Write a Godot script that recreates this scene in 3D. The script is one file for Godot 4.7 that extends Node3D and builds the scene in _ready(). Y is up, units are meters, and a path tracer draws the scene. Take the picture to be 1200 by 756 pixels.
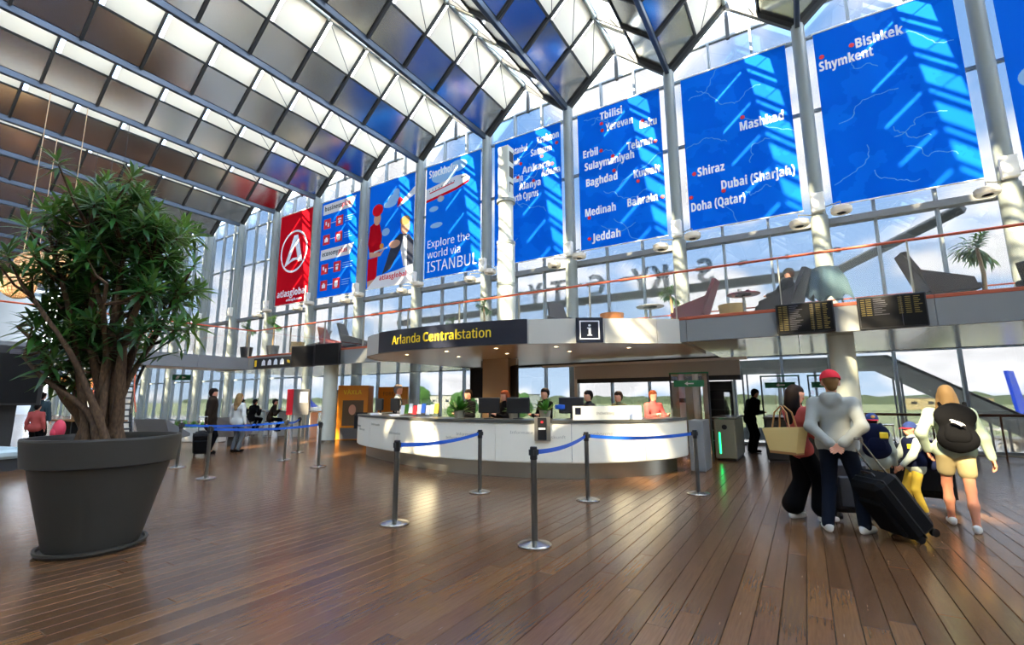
extends Node3D
# An airport hall: folded glass-and-panel roof, glazed facade hung with banners, mezzanine, information desk, travellers.
# x runs along the facade, -z points at the facade, y is up; metres.

const BAY := 4.255          # column spacing of the facade
const X0 := 0.856           # column number 0
const ZF := -17.0           # facade column line
const VALLEY := 13.92
const RIDGE := 15.85
const PURLIN := 1.745
const REAR := 13.5
const MEZZ := 3.25          # walking level of the mezzanine
const SOFFIT := 2.75

var M := {}
var taken := {}
var rng := RandomNumberGenerator.new()

# ---------------------------------------------------------------- mesh builder
class G:
	var V := PackedVector3Array()
	var N := PackedVector3Array()
	var U := PackedVector2Array()
	var I := PackedInt32Array()

	func quad(a: Vector3, b: Vector3, c: Vector3, d: Vector3) -> G:
		var n := (b - a).cross(d - a)
		if n.length_squared() < 1e-16:
			n = (c - b).cross(d - b)
		n = n.normalized()
		var k := V.size()
		V.append_array(PackedVector3Array([a, b, c, d]))
		N.append_array(PackedVector3Array([n, n, n, n]))
		var w := a.distance_to(b)
		var h := a.distance_to(d)
		U.append_array(PackedVector2Array([Vector2(0, h), Vector2(w, h), Vector2(w, 0), Vector2(0, 0)]))
		I.append_array(PackedInt32Array([k, k + 2, k + 1, k, k + 3, k + 2]))
		return self

	func tri(a: Vector3, b: Vector3, c: Vector3) -> G:
		var n := (b - a).cross(c - a).normalized()
		var k := V.size()
		V.append_array(PackedVector3Array([a, b, c]))
		N.append_array(PackedVector3Array([n, n, n]))
		U.append_array(PackedVector2Array([Vector2(0, 1), Vector2(1, 1), Vector2(1, 0)]))
		I.append_array(PackedInt32Array([k, k + 2, k + 1]))
		return self

	# box from eight corners: bottom ring then top ring, each counterclockwise seen from above
	func hexa(p: Array) -> G:
		quad(p[3], p[2], p[1], p[0])
		quad(p[4], p[5], p[6], p[7])
		for i in 4:
			var j := (i + 1) % 4
			quad(p[i], p[j], p[j + 4], p[i + 4])
		return self

	func box(c: Vector3, s: Vector3, b := Basis()) -> G:
		var h := s * 0.5
		var p := []
		for y in [-1, 1]:
			for q in [[-1, 1], [1, 1], [1, -1], [-1, -1]]:
				p.append(c + b * Vector3(q[0] * h.x, y * h.y, q[1] * h.z))
		return hexa(p)

	# box with chamfered edges
	func bevel(c: Vector3, s: Vector3, r: float, b := Basis()) -> G:
		var h := s * 0.5
		var k := h - Vector3(r, r, r)
		var f := func(v: Vector3) -> Vector3: return c + b * v
		for a in 3:
			var e := (a + 1) % 3
			var g := (a + 2) % 3
			for sg in [-1.0, 1.0]:
				var q := []
				for uv in ([[-1, -1], [1, -1], [1, 1], [-1, 1]] if sg > 0 else [[-1, -1], [-1, 1], [1, 1], [1, -1]]):
					var v := Vector3()
					v[a] = sg * h[a]
					v[e] = uv[0] * k[e]
					v[g] = uv[1] * k[g]
					q.append(f.call(v))
				quad(q[0], q[1], q[2], q[3])
				for sh in [-1.0, 1.0]:
					var v0 := Vector3()
					v0[a] = sg * h[a]
					v0[e] = sh * k[e]
					var v1 := Vector3()
					v1[a] = sg * k[a]
					v1[e] = sh * h[e]
					var d0 := Vector3()
					d0[g] = k[g]
					if sg * sh > 0:
						quad(f.call(v0 - d0), f.call(v1 - d0), f.call(v1 + d0), f.call(v0 + d0))
					else:
						quad(f.call(v1 - d0), f.call(v0 - d0), f.call(v0 + d0), f.call(v1 + d0))
		for sx in [-1.0, 1.0]:
			for sy in [-1.0, 1.0]:
				for sz in [-1.0, 1.0]:
					var p0: Vector3 = f.call(Vector3(sx * h.x, sy * k.y, sz * k.z))
					var p1: Vector3 = f.call(Vector3(sx * k.x, sy * h.y, sz * k.z))
					var p2: Vector3 = f.call(Vector3(sx * k.x, sy * k.y, sz * h.z))
					if sx * sy * sz > 0:
						tri(p0, p1, p2)
					else:
						tri(p0, p2, p1)
		return self

	# grid of points rows x cols with smooth normals
	func sheet(rows: Array, closed := false) -> G:
		var base := V.size()
		var nr := rows.size()
		var nc: int = rows[0].size()
		for r in nr:
			for c in nc:
				var cl := c - 1
				var cr := c + 1
				if closed:
					if cl < 0:
						cl = nc - 2
					if cr >= nc:
						cr = 1
				else:
					cl = maxi(cl, 0)
					cr = mini(cr, nc - 1)
				var du: Vector3 = rows[r][cr] - rows[r][cl]
				var dv: Vector3 = rows[mini(r + 1, nr - 1)][c] - rows[maxi(r - 1, 0)][c]
				var n := du.cross(dv)
				V.append(rows[r][c])
				N.append(n.normalized() if n.length_squared() > 1e-14 else Vector3.UP)
				U.append(Vector2(float(c) / (nc - 1), 1.0 - float(r) / maxi(nr - 1, 1)))
		for r in nr - 1:
			for c in nc - 1:
				var a := base + r * nc + c
				I.append_array(PackedInt32Array([a, a + nc + 1, a + 1, a, a + nc, a + nc + 1]))
		return self

	func fan(ring: Array, flip := false) -> G:
		var m := Vector3()
		for p in ring:
			m += p
		m /= ring.size()
		for i in ring.size():
			var a: Vector3 = ring[i]
			var b: Vector3 = ring[(i + 1) % ring.size()]
			if flip:
				tri(m, b, a)
			else:
				tri(m, a, b)
		return self

	# round tube along points; radii one value or one per point
	func tube(pts: Array, radii, sides := 8, caps := true, flat := 1.0) -> G:
		var rows := []
		var side := Vector3()
		for i in pts.size():
			var t: Vector3 = (pts[mini(i + 1, pts.size() - 1)] - pts[maxi(i - 1, 0)]).normalized()
			if i == 0:
				side = t.cross(Vector3.UP if absf(t.y) < 0.9 else Vector3.RIGHT).normalized()
			else:
				side = (side - t * side.dot(t)).normalized()
			var up := side.cross(t)
			var r: float = radii[i] if radii is Array or radii is PackedFloat32Array else radii
			var row := []
			for k in sides + 1:
				var a := TAU * k / sides
				row.append(pts[i] + side * (cos(a) * r) + up * (sin(a) * r * flat))
			rows.append(row)
		sheet(rows, true)
		if caps:
			fan(rows[0].slice(0, sides), true)
			fan(rows[-1].slice(0, sides))
		return self

	# profile of [radius, height] from bottom to top, around the y axis
	func lathe(prof: Array, sides := 24, at := Vector3(), sx := 1.0, sz := 1.0) -> G:
		for i in prof.size() - 1:
			var rows := []
			for j in 2:
				var row := []
				for k in sides + 1:
					var a := -TAU * k / sides
					row.append(at + Vector3(cos(a) * prof[i + j][0] * sx, prof[i + j][1], sin(a) * prof[i + j][0] * sz))
				rows.append(row)
			sheet(rows, true)
		return self

	# flat polygon (x, z seen from above) extruded from y0 to y1
	func prism(poly: PackedVector2Array, y0: float, y1: float) -> G:
		var t := Geometry2D.triangulate_polygon(poly)
		var cw := Geometry2D.is_polygon_clockwise(poly)
		for i in range(0, t.size(), 3):
			var a := poly[t[i]]
			var b := poly[t[i + 1]]
			var c := poly[t[i + 2]]
			if (b - a).cross(c - a) > 0:
				var q := b
				b = c
				c = q
			tri(Vector3(a.x, y1, a.y), Vector3(b.x, y1, b.y), Vector3(c.x, y1, c.y))
			tri(Vector3(a.x, y0, a.y), Vector3(c.x, y0, c.y), Vector3(b.x, y0, b.y))
		for i in poly.size():
			var a := poly[i]
			var b := poly[(i + 1) % poly.size()]
			if Geometry2D.is_polygon_clockwise(poly) != cw:
				pass
			if cw:
				quad(Vector3(b.x, y0, b.y), Vector3(a.x, y0, a.y), Vector3(a.x, y1, a.y), Vector3(b.x, y1, b.y))
			else:
				quad(Vector3(a.x, y0, a.y), Vector3(b.x, y0, b.y), Vector3(b.x, y1, b.y), Vector3(a.x, y1, a.y))
		return self

	# flat polygon in x, y extruded from z0 to z1 (front faces +z)
	func plate(poly: PackedVector2Array, z0: float, z1: float) -> G:
		var t := Geometry2D.triangulate_polygon(poly)
		for i in range(0, t.size(), 3):
			var a := poly[t[i]]
			var b := poly[t[i + 1]]
			var c := poly[t[i + 2]]
			if (b - a).cross(c - a) < 0:
				var q := b
				b = c
				c = q
			tri(Vector3(a.x, a.y, z1), Vector3(b.x, b.y, z1), Vector3(c.x, c.y, z1))
			tri(Vector3(a.x, a.y, z0), Vector3(c.x, c.y, z0), Vector3(b.x, b.y, z0))
		var ccw := not Geometry2D.is_polygon_clockwise(poly)
		for i in poly.size():
			var a := poly[i]
			var b := poly[(i + 1) % poly.size()]
			if not ccw:
				var q := a
				a = b
				b = q
			quad(Vector3(a.x, a.y, z0), Vector3(a.x, a.y, z1), Vector3(b.x, b.y, z1), Vector3(b.x, b.y, z0))
		return self

	func ball(c: Vector3, r: Vector3, seg := 12, rings := 8) -> G:
		var rows := []
		for i in rings + 1:
			var p := PI * i / rings - PI / 2
			var row := []
			for k in seg + 1:
				var a := -TAU * k / seg
				row.append(c + Vector3(cos(a) * cos(p) * r.x, sin(p) * r.y, sin(a) * cos(p) * r.z))
			rows.append(row)
		return sheet(rows, true)

	func mesh() -> ArrayMesh:
		var a := []
		a.resize(Mesh.ARRAY_MAX)
		a[Mesh.ARRAY_VERTEX] = V
		a[Mesh.ARRAY_NORMAL] = N
		a[Mesh.ARRAY_TEX_UV] = U
		a[Mesh.ARRAY_INDEX] = I
		var m := ArrayMesh.new()
		m.add_surface_from_arrays(Mesh.PRIMITIVE_TRIANGLES, a)
		return m

func g() -> G:
	return G.new()

# ---------------------------------------------------------------- nodes
func numbered(called: String) -> String:
	var n: int = taken.get(called, -1) + 1
	taken[called] = n
	return called if n == 0 else "%s_%03d" % [called, n]

func thing(called: String, label: String, category: String, at := Vector3(), turn := 0.0, group := "") -> Node3D:
	var o := Node3D.new()
	o.name = numbered(called)
	add_child(o)
	o.position = at
	o.rotation.y = turn
	o.set_meta("label", label)
	o.set_meta("category", category)
	if group != "":
		o.set_meta("group", group)
	return o

func structure(called: String, at := Vector3(), label := "") -> Node3D:
	var o := Node3D.new()
	o.name = numbered(called)
	add_child(o)
	o.position = at
	o.set_meta("kind", "structure")
	if label != "":
		o.set_meta("label", label)
	return o

func part(parent: Node, called: String, shape, m: Material, at := Vector3()) -> MeshInstance3D:
	var o := MeshInstance3D.new()
	o.name = called
	o.mesh = shape.mesh() if shape is G else shape
	o.material_override = m
	parent.add_child(o, true)
	o.position = at
	return o

func copy(o: Node3D, at: Vector3, turn := 0.0, label := "", group := "") -> Node3D:
	var c: Node3D = o.duplicate()
	var stem := String(o.name)
	if stem.length() > 4 and stem[stem.length() - 4] == "_" and stem.right(3).is_valid_int():
		stem = stem.left(stem.length() - 4)
	c.name = numbered(stem)
	add_child(c)
	c.position = at
	c.rotation.y = turn
	if label != "":
		c.set_meta("label", label)
	if group != "":
		c.set_meta("group", group)
	return c

# ---------------------------------------------------------------- materials
func mt(called: String, c: Color, rough := 0.6, metal := 0.0, spec := 0.5) -> StandardMaterial3D:
	var m := StandardMaterial3D.new()
	m.resource_name = called
	m.albedo_color = c
	m.roughness = rough
	m.metallic = metal
	m.metallic_specular = spec
	M[called] = m
	return m

func glass(called: String, c: Color, alpha: float, rough := 0.0) -> StandardMaterial3D:
	var m := mt(called, Color(c.r, c.g, c.b, alpha), rough)
	m.transparency = BaseMaterial3D.TRANSPARENCY_ALPHA
	return m

func glow(called: String, c: Color, energy: float) -> StandardMaterial3D:
	var m := mt(called, c, 0.5)
	m.emission_enabled = true
	m.emission = c
	m.emission_energy_multiplier = energy
	return m

func noise_tex(size: int, freq: float, seed_: int, lo: Color, hi: Color, octaves := 4, kind := FastNoiseLite.TYPE_SIMPLEX_SMOOTH) -> NoiseTexture2D:
	var n := FastNoiseLite.new()
	n.seed = seed_
	n.frequency = freq
	n.noise_type = kind
	n.fractal_octaves = octaves
	var t := NoiseTexture2D.new()
	t.width = size
	t.height = size
	t.seamless = true
	t.noise = n
	var r := Gradient.new()
	r.set_color(0, lo)
	r.set_color(1, hi)
	t.color_ramp = r
	return t

func wood_like(m: StandardMaterial3D, tex: Texture2D, scale: Vector3) -> void:
	m.albedo_texture = tex
	m.uv1_triplanar = true
	m.uv1_world_triplanar = true
	m.uv1_scale = scale

# ---------------------------------------------------------------- scene
func _ready() -> void:
	rng.seed = 7
	camera_and_light()
	materials()
	floor_planks()
	roof()
	facade()
	walls()
	mezzanine()
	outside()
	banners()
	desk()
	queue_posts()
	plant()
	mezzanine_furniture()
	left_side()
	right_side()
	travellers()

func camera_and_light() -> void:
	var cam := Camera3D.new()
	cam.name = "camera"
	cam.fov = rad_to_deg(2.0 * atan(378.0 / 548.87))
	cam.near = 0.05
	cam.far = 4000.0
	cam.position = Vector3(0, 1.5, 0)
	cam.basis = Basis.from_euler(Vector3(0.16183, 0.553818, -0.004364))
	add_child(cam)
	cam.current = true
	var e := Environment.new()
	e.background_mode = Environment.BG_SKY
	e.tonemap_mode = Environment.TONE_MAPPER_LINEAR
	e.tonemap_exposure = 5.6
	e.background_energy_multiplier = 3.2
	e.sdfgi_enabled = true
	e.ssao_enabled = true
	e.ssil_enabled = true
	var s := Sky.new()
	var p := PanoramaSkyMaterial.new()
	p.panorama = sky_picture()
	s.sky_material = p
	e.sky = s
	var w := WorldEnvironment.new()
	w.name = "surroundings"
	w.environment = e
	add_child(w)
	var sun := DirectionalLight3D.new()
	sun.name = "sun"
	sun.light_color = Color(1.0, 0.93, 0.79)
	sun.light_energy = 2.6
	sun.light_angular_distance = 0.7
	sun.shadow_enabled = true
	sun.sky_mode = DirectionalLight3D.SKY_MODE_LIGHT_ONLY
	add_child(sun)
	sun.look_at_from_position(Vector3(0, 50, 60), Vector3(0, 50, 60) + Vector3(0.11, -0.735, -1.0))

# summer sky: blue air, paler towards the horizon, with broken white cloud all round
func sky_picture() -> ImageTexture:
	var w := 1024
	var h := 512
	var im := Image.create(w, h, false, Image.FORMAT_RGBF)
	var n := FastNoiseLite.new()
	n.seed = 21
	n.frequency = 1.5
	n.fractal_octaves = 5
	for y in h:
		var el := PI * (0.5 - (y + 0.5) / h)
		var up := sin(el)
		for x in w:
			var c := Color(0.30, 0.36, 0.40)
			if up > -0.02:
				var az := TAU * (x + 0.5) / w
				var t := pow(clampf(1.0 - maxf(up, 0.0), 0.0, 1.0), 2.2)
				c = Color(0.16, 0.38, 0.82).lerp(Color(0.50, 0.66, 0.84), t)
				var f := 1.0 / (maxf(up, 0.0) + 0.32)
				var v := n.get_noise_3d(cos(az) * cos(el) * f, 3.0, sin(az) * cos(el) * f)
				var k := smoothstep(-0.16, 0.18, v)
				var shade := 1.02 - 0.22 * smoothstep(0.15, 0.5, v)
				c = c.lerp(Color(shade, shade * 1.0, shade * 1.01), k * 0.95)
			im.set_pixel(x, y, c)
	return ImageTexture.create_from_image(im)

func materials() -> void:
	var grain := noise_tex(512, 0.02, 3, Color(0.88, 0.87, 0.86), Color(1.0, 1.0, 1.0), 5)
	var sheen := noise_tex(512, 0.012, 9, Color(0.18, 0.18, 0.18), Color(0.28, 0.28, 0.28), 4)
	var tones := [Color(0.401, 0.279, 0.176), Color(0.360, 0.252, 0.158), Color(0.432, 0.310, 0.198), Color(0.378, 0.270, 0.176), Color(0.414, 0.288, 0.176), Color(0.347, 0.243, 0.158)]
	for i in tones.size():
		var m := mt("plank_wood_%d" % i, tones[i], 1.0, 0.0, 0.5)
		wood_like(m, grain, Vector3(5.0, 1.0, 0.30))
		m.uv1_offset = Vector3(0.17 * i, 0, 0.31 * i)
		m.roughness_texture = sheen
		m.roughness = 1.0
	mt("joint", Color(0.11, 0.085, 0.065), 0.9)
	mt("beam_steel", Color(0.21, 0.25, 0.29), 0.35, 0.3)
	mt("rafter_steel", Color(0.19, 0.195, 0.19), 0.55, 0.1)
	mt("column_paint", Color(0.52, 0.55, 0.53), 0.45)
	mt("mullion_paint", Color(0.55, 0.59, 0.60), 0.45)
	mt("mirror_panel", Color(0.68, 0.675, 0.66), 0.19, 1.0)
	var cream := mt("cream_panel", Color(0.90, 0.885, 0.82), 0.8)
	cream.backlight_enabled = true
	cream.backlight = Color(0.36, 0.36, 0.345)
	mt("infill", Color(0.80, 0.78, 0.68), 0.7)
	glass("facade_glass", Color(0.10, 0.13, 0.13), 0.745)
	glass("roof_glass", Color(0.95, 1.0, 1.0), 0.05)
	glass("screen_glass", Color(0.22, 0.28, 0.27), 0.06)
	mt("wall_paint", Color(0.90, 0.89, 0.86), 0.8)
	mt("grey_paint", Color(0.47, 0.48, 0.48), 0.6)
	mt("dark_paint", Color(0.16, 0.17, 0.17), 0.5)
	mt("black_plastic", Color(0.07, 0.07, 0.075), 0.4)
	mt("fascia_paint", Color(0.50, 0.51, 0.50), 0.5)
	mt("soffit_metal", Color(0.78, 0.76, 0.70), 0.16, 0.85)
	mt("soffit_white", Color(0.84, 0.81, 0.74), 0.33, 0.55)
	mt("rail_copper", Color(0.74, 0.33, 0.20), 0.35, 0.3)
	mt("trim_wood", Color(0.66, 0.30, 0.17), 0.45)
	mt("steel", Color(0.66, 0.66, 0.64), 0.25, 1.0)
	mt("steel_dull", Color(0.66, 0.64, 0.58), 0.33, 0.9)
	mt("white_paint", Color(0.90, 0.89, 0.84), 0.5)
	mt("fascia_light", Color(0.74, 0.73, 0.68), 0.5)
	mt("column_pale", Color(0.78, 0.80, 0.74), 0.5)
	mt("drum", Color(0.86, 0.82, 0.74), 0.6)
	glow("lamp_lens", Color(1.0, 0.86, 0.66), 4.0)
	mt("navy", Color(0.055, 0.075, 0.14), 0.35)
	mt("sign_yellow", Color(0.98, 0.84, 0.16), 0.5)
	mt("sign_white", Color(0.92, 0.93, 0.93), 0.5)
	mt("screen_dark", Color(0.03, 0.03, 0.035), 0.4, 0.0, 0.3)
	glow("board_yellow", Color(0.42, 0.36, 0.12), 0.06)
	glow("board_grey", Color(0.25, 0.24, 0.27), 0.03)
	mt("field", Color(0.64, 0.68, 0.47), 0.95)
	mt("apron", Color(0.76, 0.76, 0.73), 0.9)
	mt("forest", Color(0.38, 0.44, 0.31), 0.95)
	mt("cream_wall", Color(0.78, 0.71, 0.53), 0.9)
	var bk := mt("bark", Color(0.44, 0.34, 0.24), 0.9)
	wood_like(bk, noise_tex(256, 0.03, 12, Color(0.50, 0.48, 0.45), Color(1, 1, 1), 4), Vector3(6, 1.6, 6))
	mt("foliage_far", Color(0.33, 0.52, 0.20), 0.9)
	mt("fin_blue", Color(0.08, 0.28, 0.85), 0.4)
	glass("awning_glass", Color(0.8, 0.86, 0.82), 0.25)
	glass("letter_grey", Color(0.55, 0.63, 0.66), 0.22, 0.1)
	mt("print_white", Color(0.93, 0.94, 0.95), 0.6)
	mt("print_red", Color(0.82, 0.07, 0.14), 0.5)
	mt("print_dark", Color(0.12, 0.13, 0.16), 0.6)
	mt("desk_white", Color(0.93, 0.92, 0.85), 0.35)
	mt("desk_top", Color(0.30, 0.30, 0.27), 0.3)
	mt("desk_print", Color(0.70, 0.69, 0.63), 0.6)
	mt("dark_cloth", Color(0.10, 0.105, 0.12), 0.85)
	mt("sand_wall", Color(0.62, 0.54, 0.42), 0.7)
	mt("leaf_pot", Color(0.25, 0.47, 0.12), 0.5)
	mt("pot_pale", Color(0.70, 0.68, 0.60), 0.5)
	mt("tape_blue", Color(0.05, 0.33, 0.72), 0.55)
	mt("post_steel", Color(0.42, 0.42, 0.40), 0.3, 0.9)
	mt("pot_dark", Color(0.20, 0.195, 0.17), 0.55)
	mt("soil", Color(0.22, 0.18, 0.13), 0.95)
	var ld := mt("leaf_dark", Color(0.085, 0.25, 0.085), 0.42)
	ld.backlight_enabled = true
	ld.backlight = Color(0.35, 0.45, 0.2)
	var lm := mt("leaf_mid", Color(0.14, 0.36, 0.12), 0.42)
	lm.backlight_enabled = true
	lm.backlight = Color(0.4, 0.5, 0.2)
	mt("bark_pale", Color(0.55, 0.46, 0.32), 0.9)
	mt("pot_lime", Color(0.66, 0.68, 0.12), 0.5)
	mt("chair_brown", Color(0.17, 0.14, 0.125), 0.75)
	mt("chair_maroon", Color(0.38, 0.09, 0.12), 0.7)
	mt("chair_dark", Color(0.11, 0.11, 0.115), 0.7)
	mt("chair_ochre", Color(0.66, 0.52, 0.26), 0.7)
	mt("chair_orange", Color(0.80, 0.48, 0.20), 0.6)
	mt("table_red", Color(0.42, 0.08, 0.10), 0.35)
	mt("cloth_teal", Color(0.17, 0.26, 0.29), 0.85)
	mt("wire_pale", Color(0.84, 0.72, 0.55), 0.6)
	var gp := mt("globe_paper", Color(0.90, 0.83, 0.72), 0.8)
	gp.backlight_enabled = true
	gp.backlight = Color(1.0, 0.9, 0.75)
	glow("bulb", Color(1.0, 0.86, 0.66), 0.7)
	mt("sofa", Color(0.66, 0.73, 0.74), 0.8)
	mt("oak", Color(0.62, 0.43, 0.22), 0.5)
	mt("pink", Color(0.90, 0.28, 0.36), 0.6)
	mt("exit_green", Color(0.02, 0.48, 0.28), 0.5)
	mt("orange", Color(0.90, 0.55, 0.06), 0.5)
	mt("orange_dark", Color(0.66, 0.36, 0.02), 0.5)
	mt("panel_brown", Color(0.36, 0.28, 0.18), 0.5)
	mt("panel_grey", Color(0.38, 0.37, 0.35), 0.6)
	mt("skin_b", Color(0.80, 0.58, 0.46), 0.6)
	var ls := mt("lamp_shade", Color(0.95, 0.62, 0.35), 0.7)
	ls.backlight_enabled = true
	ls.backlight = Color(1.0, 0.8, 0.5)
	mt("gate_steel", Color(0.55, 0.54, 0.46), 0.35, 0.5)
	mt("gate_dark", Color(0.22, 0.21, 0.19), 0.35, 0.4)
	glow("green_glow", Color(0.12, 0.95, 0.45), 1.0)
	mt("pinkish", Color(0.82, 0.74, 0.80), 0.6)
	mt("rail_brown", Color(0.36, 0.22, 0.14), 0.5)
	mt("suitcase_black", Color(0.045, 0.045, 0.05), 0.75, 0.0, 0.3)
	mt("suitcase_grey", Color(0.20, 0.20, 0.21), 0.6)
	for c in [["skin_a", Color(0.84, 0.62, 0.51)], ["skin_tan", Color(0.80, 0.54, 0.42)]]:
		var sk := mt(c[0], c[1], 0.6, 0.0, 0.22)
		sk.subsurf_scatter_enabled = true
		sk.subsurf_scatter_strength = 0.08
	mt("eye", Color(0.06, 0.05, 0.05), 0.2)
	mt("lip", Color(0.68, 0.36, 0.34), 0.5)
	for c in [["hair_brown", Color(0.22, 0.14, 0.09)], ["hair_dark", Color(0.10, 0.07, 0.055)], ["hair_fair", Color(0.50, 0.37, 0.22)], ["hair_blond", Color(0.52, 0.41, 0.26)], ["hair_grey", Color(0.45, 0.42, 0.40)], ["hair_red", Color(0.50, 0.24, 0.12)]]:
		mt(c[0], c[1], 0.6, 0.0, 0.22)
	for c in [["cloth_rose", Color(0.66, 0.31, 0.29)], ["cloth_black", Color(0.045, 0.045, 0.05)], ["cloth_dark", Color(0.12, 0.125, 0.14)], ["cloth_grey", Color(0.36, 0.37, 0.37)], ["cloth_hoodie", Color(0.60, 0.61, 0.58)], ["cloth_jeans", Color(0.09, 0.11, 0.15)], ["cloth_sleeve", Color(0.66, 0.69, 0.64)], ["cloth_khaki", Color(0.62, 0.56, 0.40)], ["cloth_yellow", Color(0.80, 0.68, 0.26)], ["cloth_sage", Color(0.60, 0.65, 0.56)], ["cloth_coat", Color(0.16, 0.13, 0.10)], ["cloth_white", Color(0.82, 0.83, 0.80)], ["cloth_olive", Color(0.40, 0.40, 0.30)], ["navy_cloth", Color(0.08, 0.10, 0.19)], ["backpack_black", Color(0.05, 0.05, 0.055)], ["cap_red", Color(0.80, 0.20, 0.24)], ["cap_blue", Color(0.24, 0.30, 0.50)], ["cap_dark", Color(0.20, 0.20, 0.20)], ["badge", Color(0.90, 0.72, 0.40)], ["straw", Color(0.86, 0.76, 0.50)], ["shoe_white", Color(0.86, 0.85, 0.81)], ["shoe_grey", Color(0.5, 0.5, 0.5)], ["shoe_black", Color(0.06, 0.06, 0.06)]]:
		var cm := mt(c[0], c[1], 0.9, 0.0, 0.2)
		cm.rim_enabled = true
		cm.rim = 0.25
		cm.rim_tint = 1.0

# ---------------------------------------------------------------- floor
func floor_planks() -> void:
	var o := structure("floor", Vector3(), "dark brown varnished plank floor of the hall")
	var slab := g().box(Vector3(-30, -0.16, -1.75), Vector3(94, 0.25, 31.6))
	part(o, "subfloor", slab, M.joint)
	var w := 0.155
	var gap := 0.0048
	var lengths := [2.4, 3.0, 3.6]
	var shared := []
	for l in lengths:
		shared.append(g().bevel(Vector3(0, -0.015, 0), Vector3(w - gap, 0.03, l - 0.004), 0.0025).mesh())
	# planks near the camera are pieces of their own, ranked by how large they show
	var near := []
	var rest := [g(), g(), g(), g(), g(), g()]
	var rows_x := PackedFloat32Array()
	var x := -76.0
	while x < 16.6:
		rows_x.append(x)
		x += w
	for rx in rows_x:
		var z := -17.5 + rng.randf() * 1.5
		var far_row := rx < -16.0 or rx > 9.0
		if far_row:
			rest[rng.randi() % 6].box(Vector3(rx, -0.015, -1.9), Vector3(w - gap, 0.03, 31.0))
			continue
		# first short piece from the facade side
		var t0 := rng.randi() % 6
		rest[t0].box(Vector3(rx, -0.015, (z - 17.5) * 0.5), Vector3(w - gap, 0.03, maxf(z + 17.5, 0.05) - 0.004))
		while z < REAR:
			var li := rng.randi() % 3
			var l: float = lengths[li]
			var tone := rng.randi() % 6
			var c := Vector3(rx, 0, z + l * 0.5)
			var ahead := Vector2(c.x, c.z).dot(Vector2(-0.526, -0.85))
			var across := Vector2(c.x, c.z).dot(Vector2(0.85, -0.526))
			if ahead > 0.6 and absf(across) < ahead * 1.12 + 1.0:
				near.append([1.0 / (ahead * ahead), c, li, tone])
			else:
				rest[tone].box(c + Vector3(0, -0.015, 0), Vector3(w - gap, 0.03, l - 0.004))
			z += l
	near.sort_custom(func(a, b): return a[0] > b[0])
	for i in near.size():
		var q: Array = near[i]
		if i < 300:
			part(o, "plank", shared[q[2]], M["plank_wood_%d" % q[3]], q[1])
		else:
			rest[q[3]].box(q[1] + Vector3(0, -0.015, 0), Vector3(w - gap, 0.03, lengths[q[2]] - 0.004))
	for i in 6:
		part(o, "far_planks", rest[i], M["plank_wood_%d" % i]).set_meta("kind", "stuff")

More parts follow.
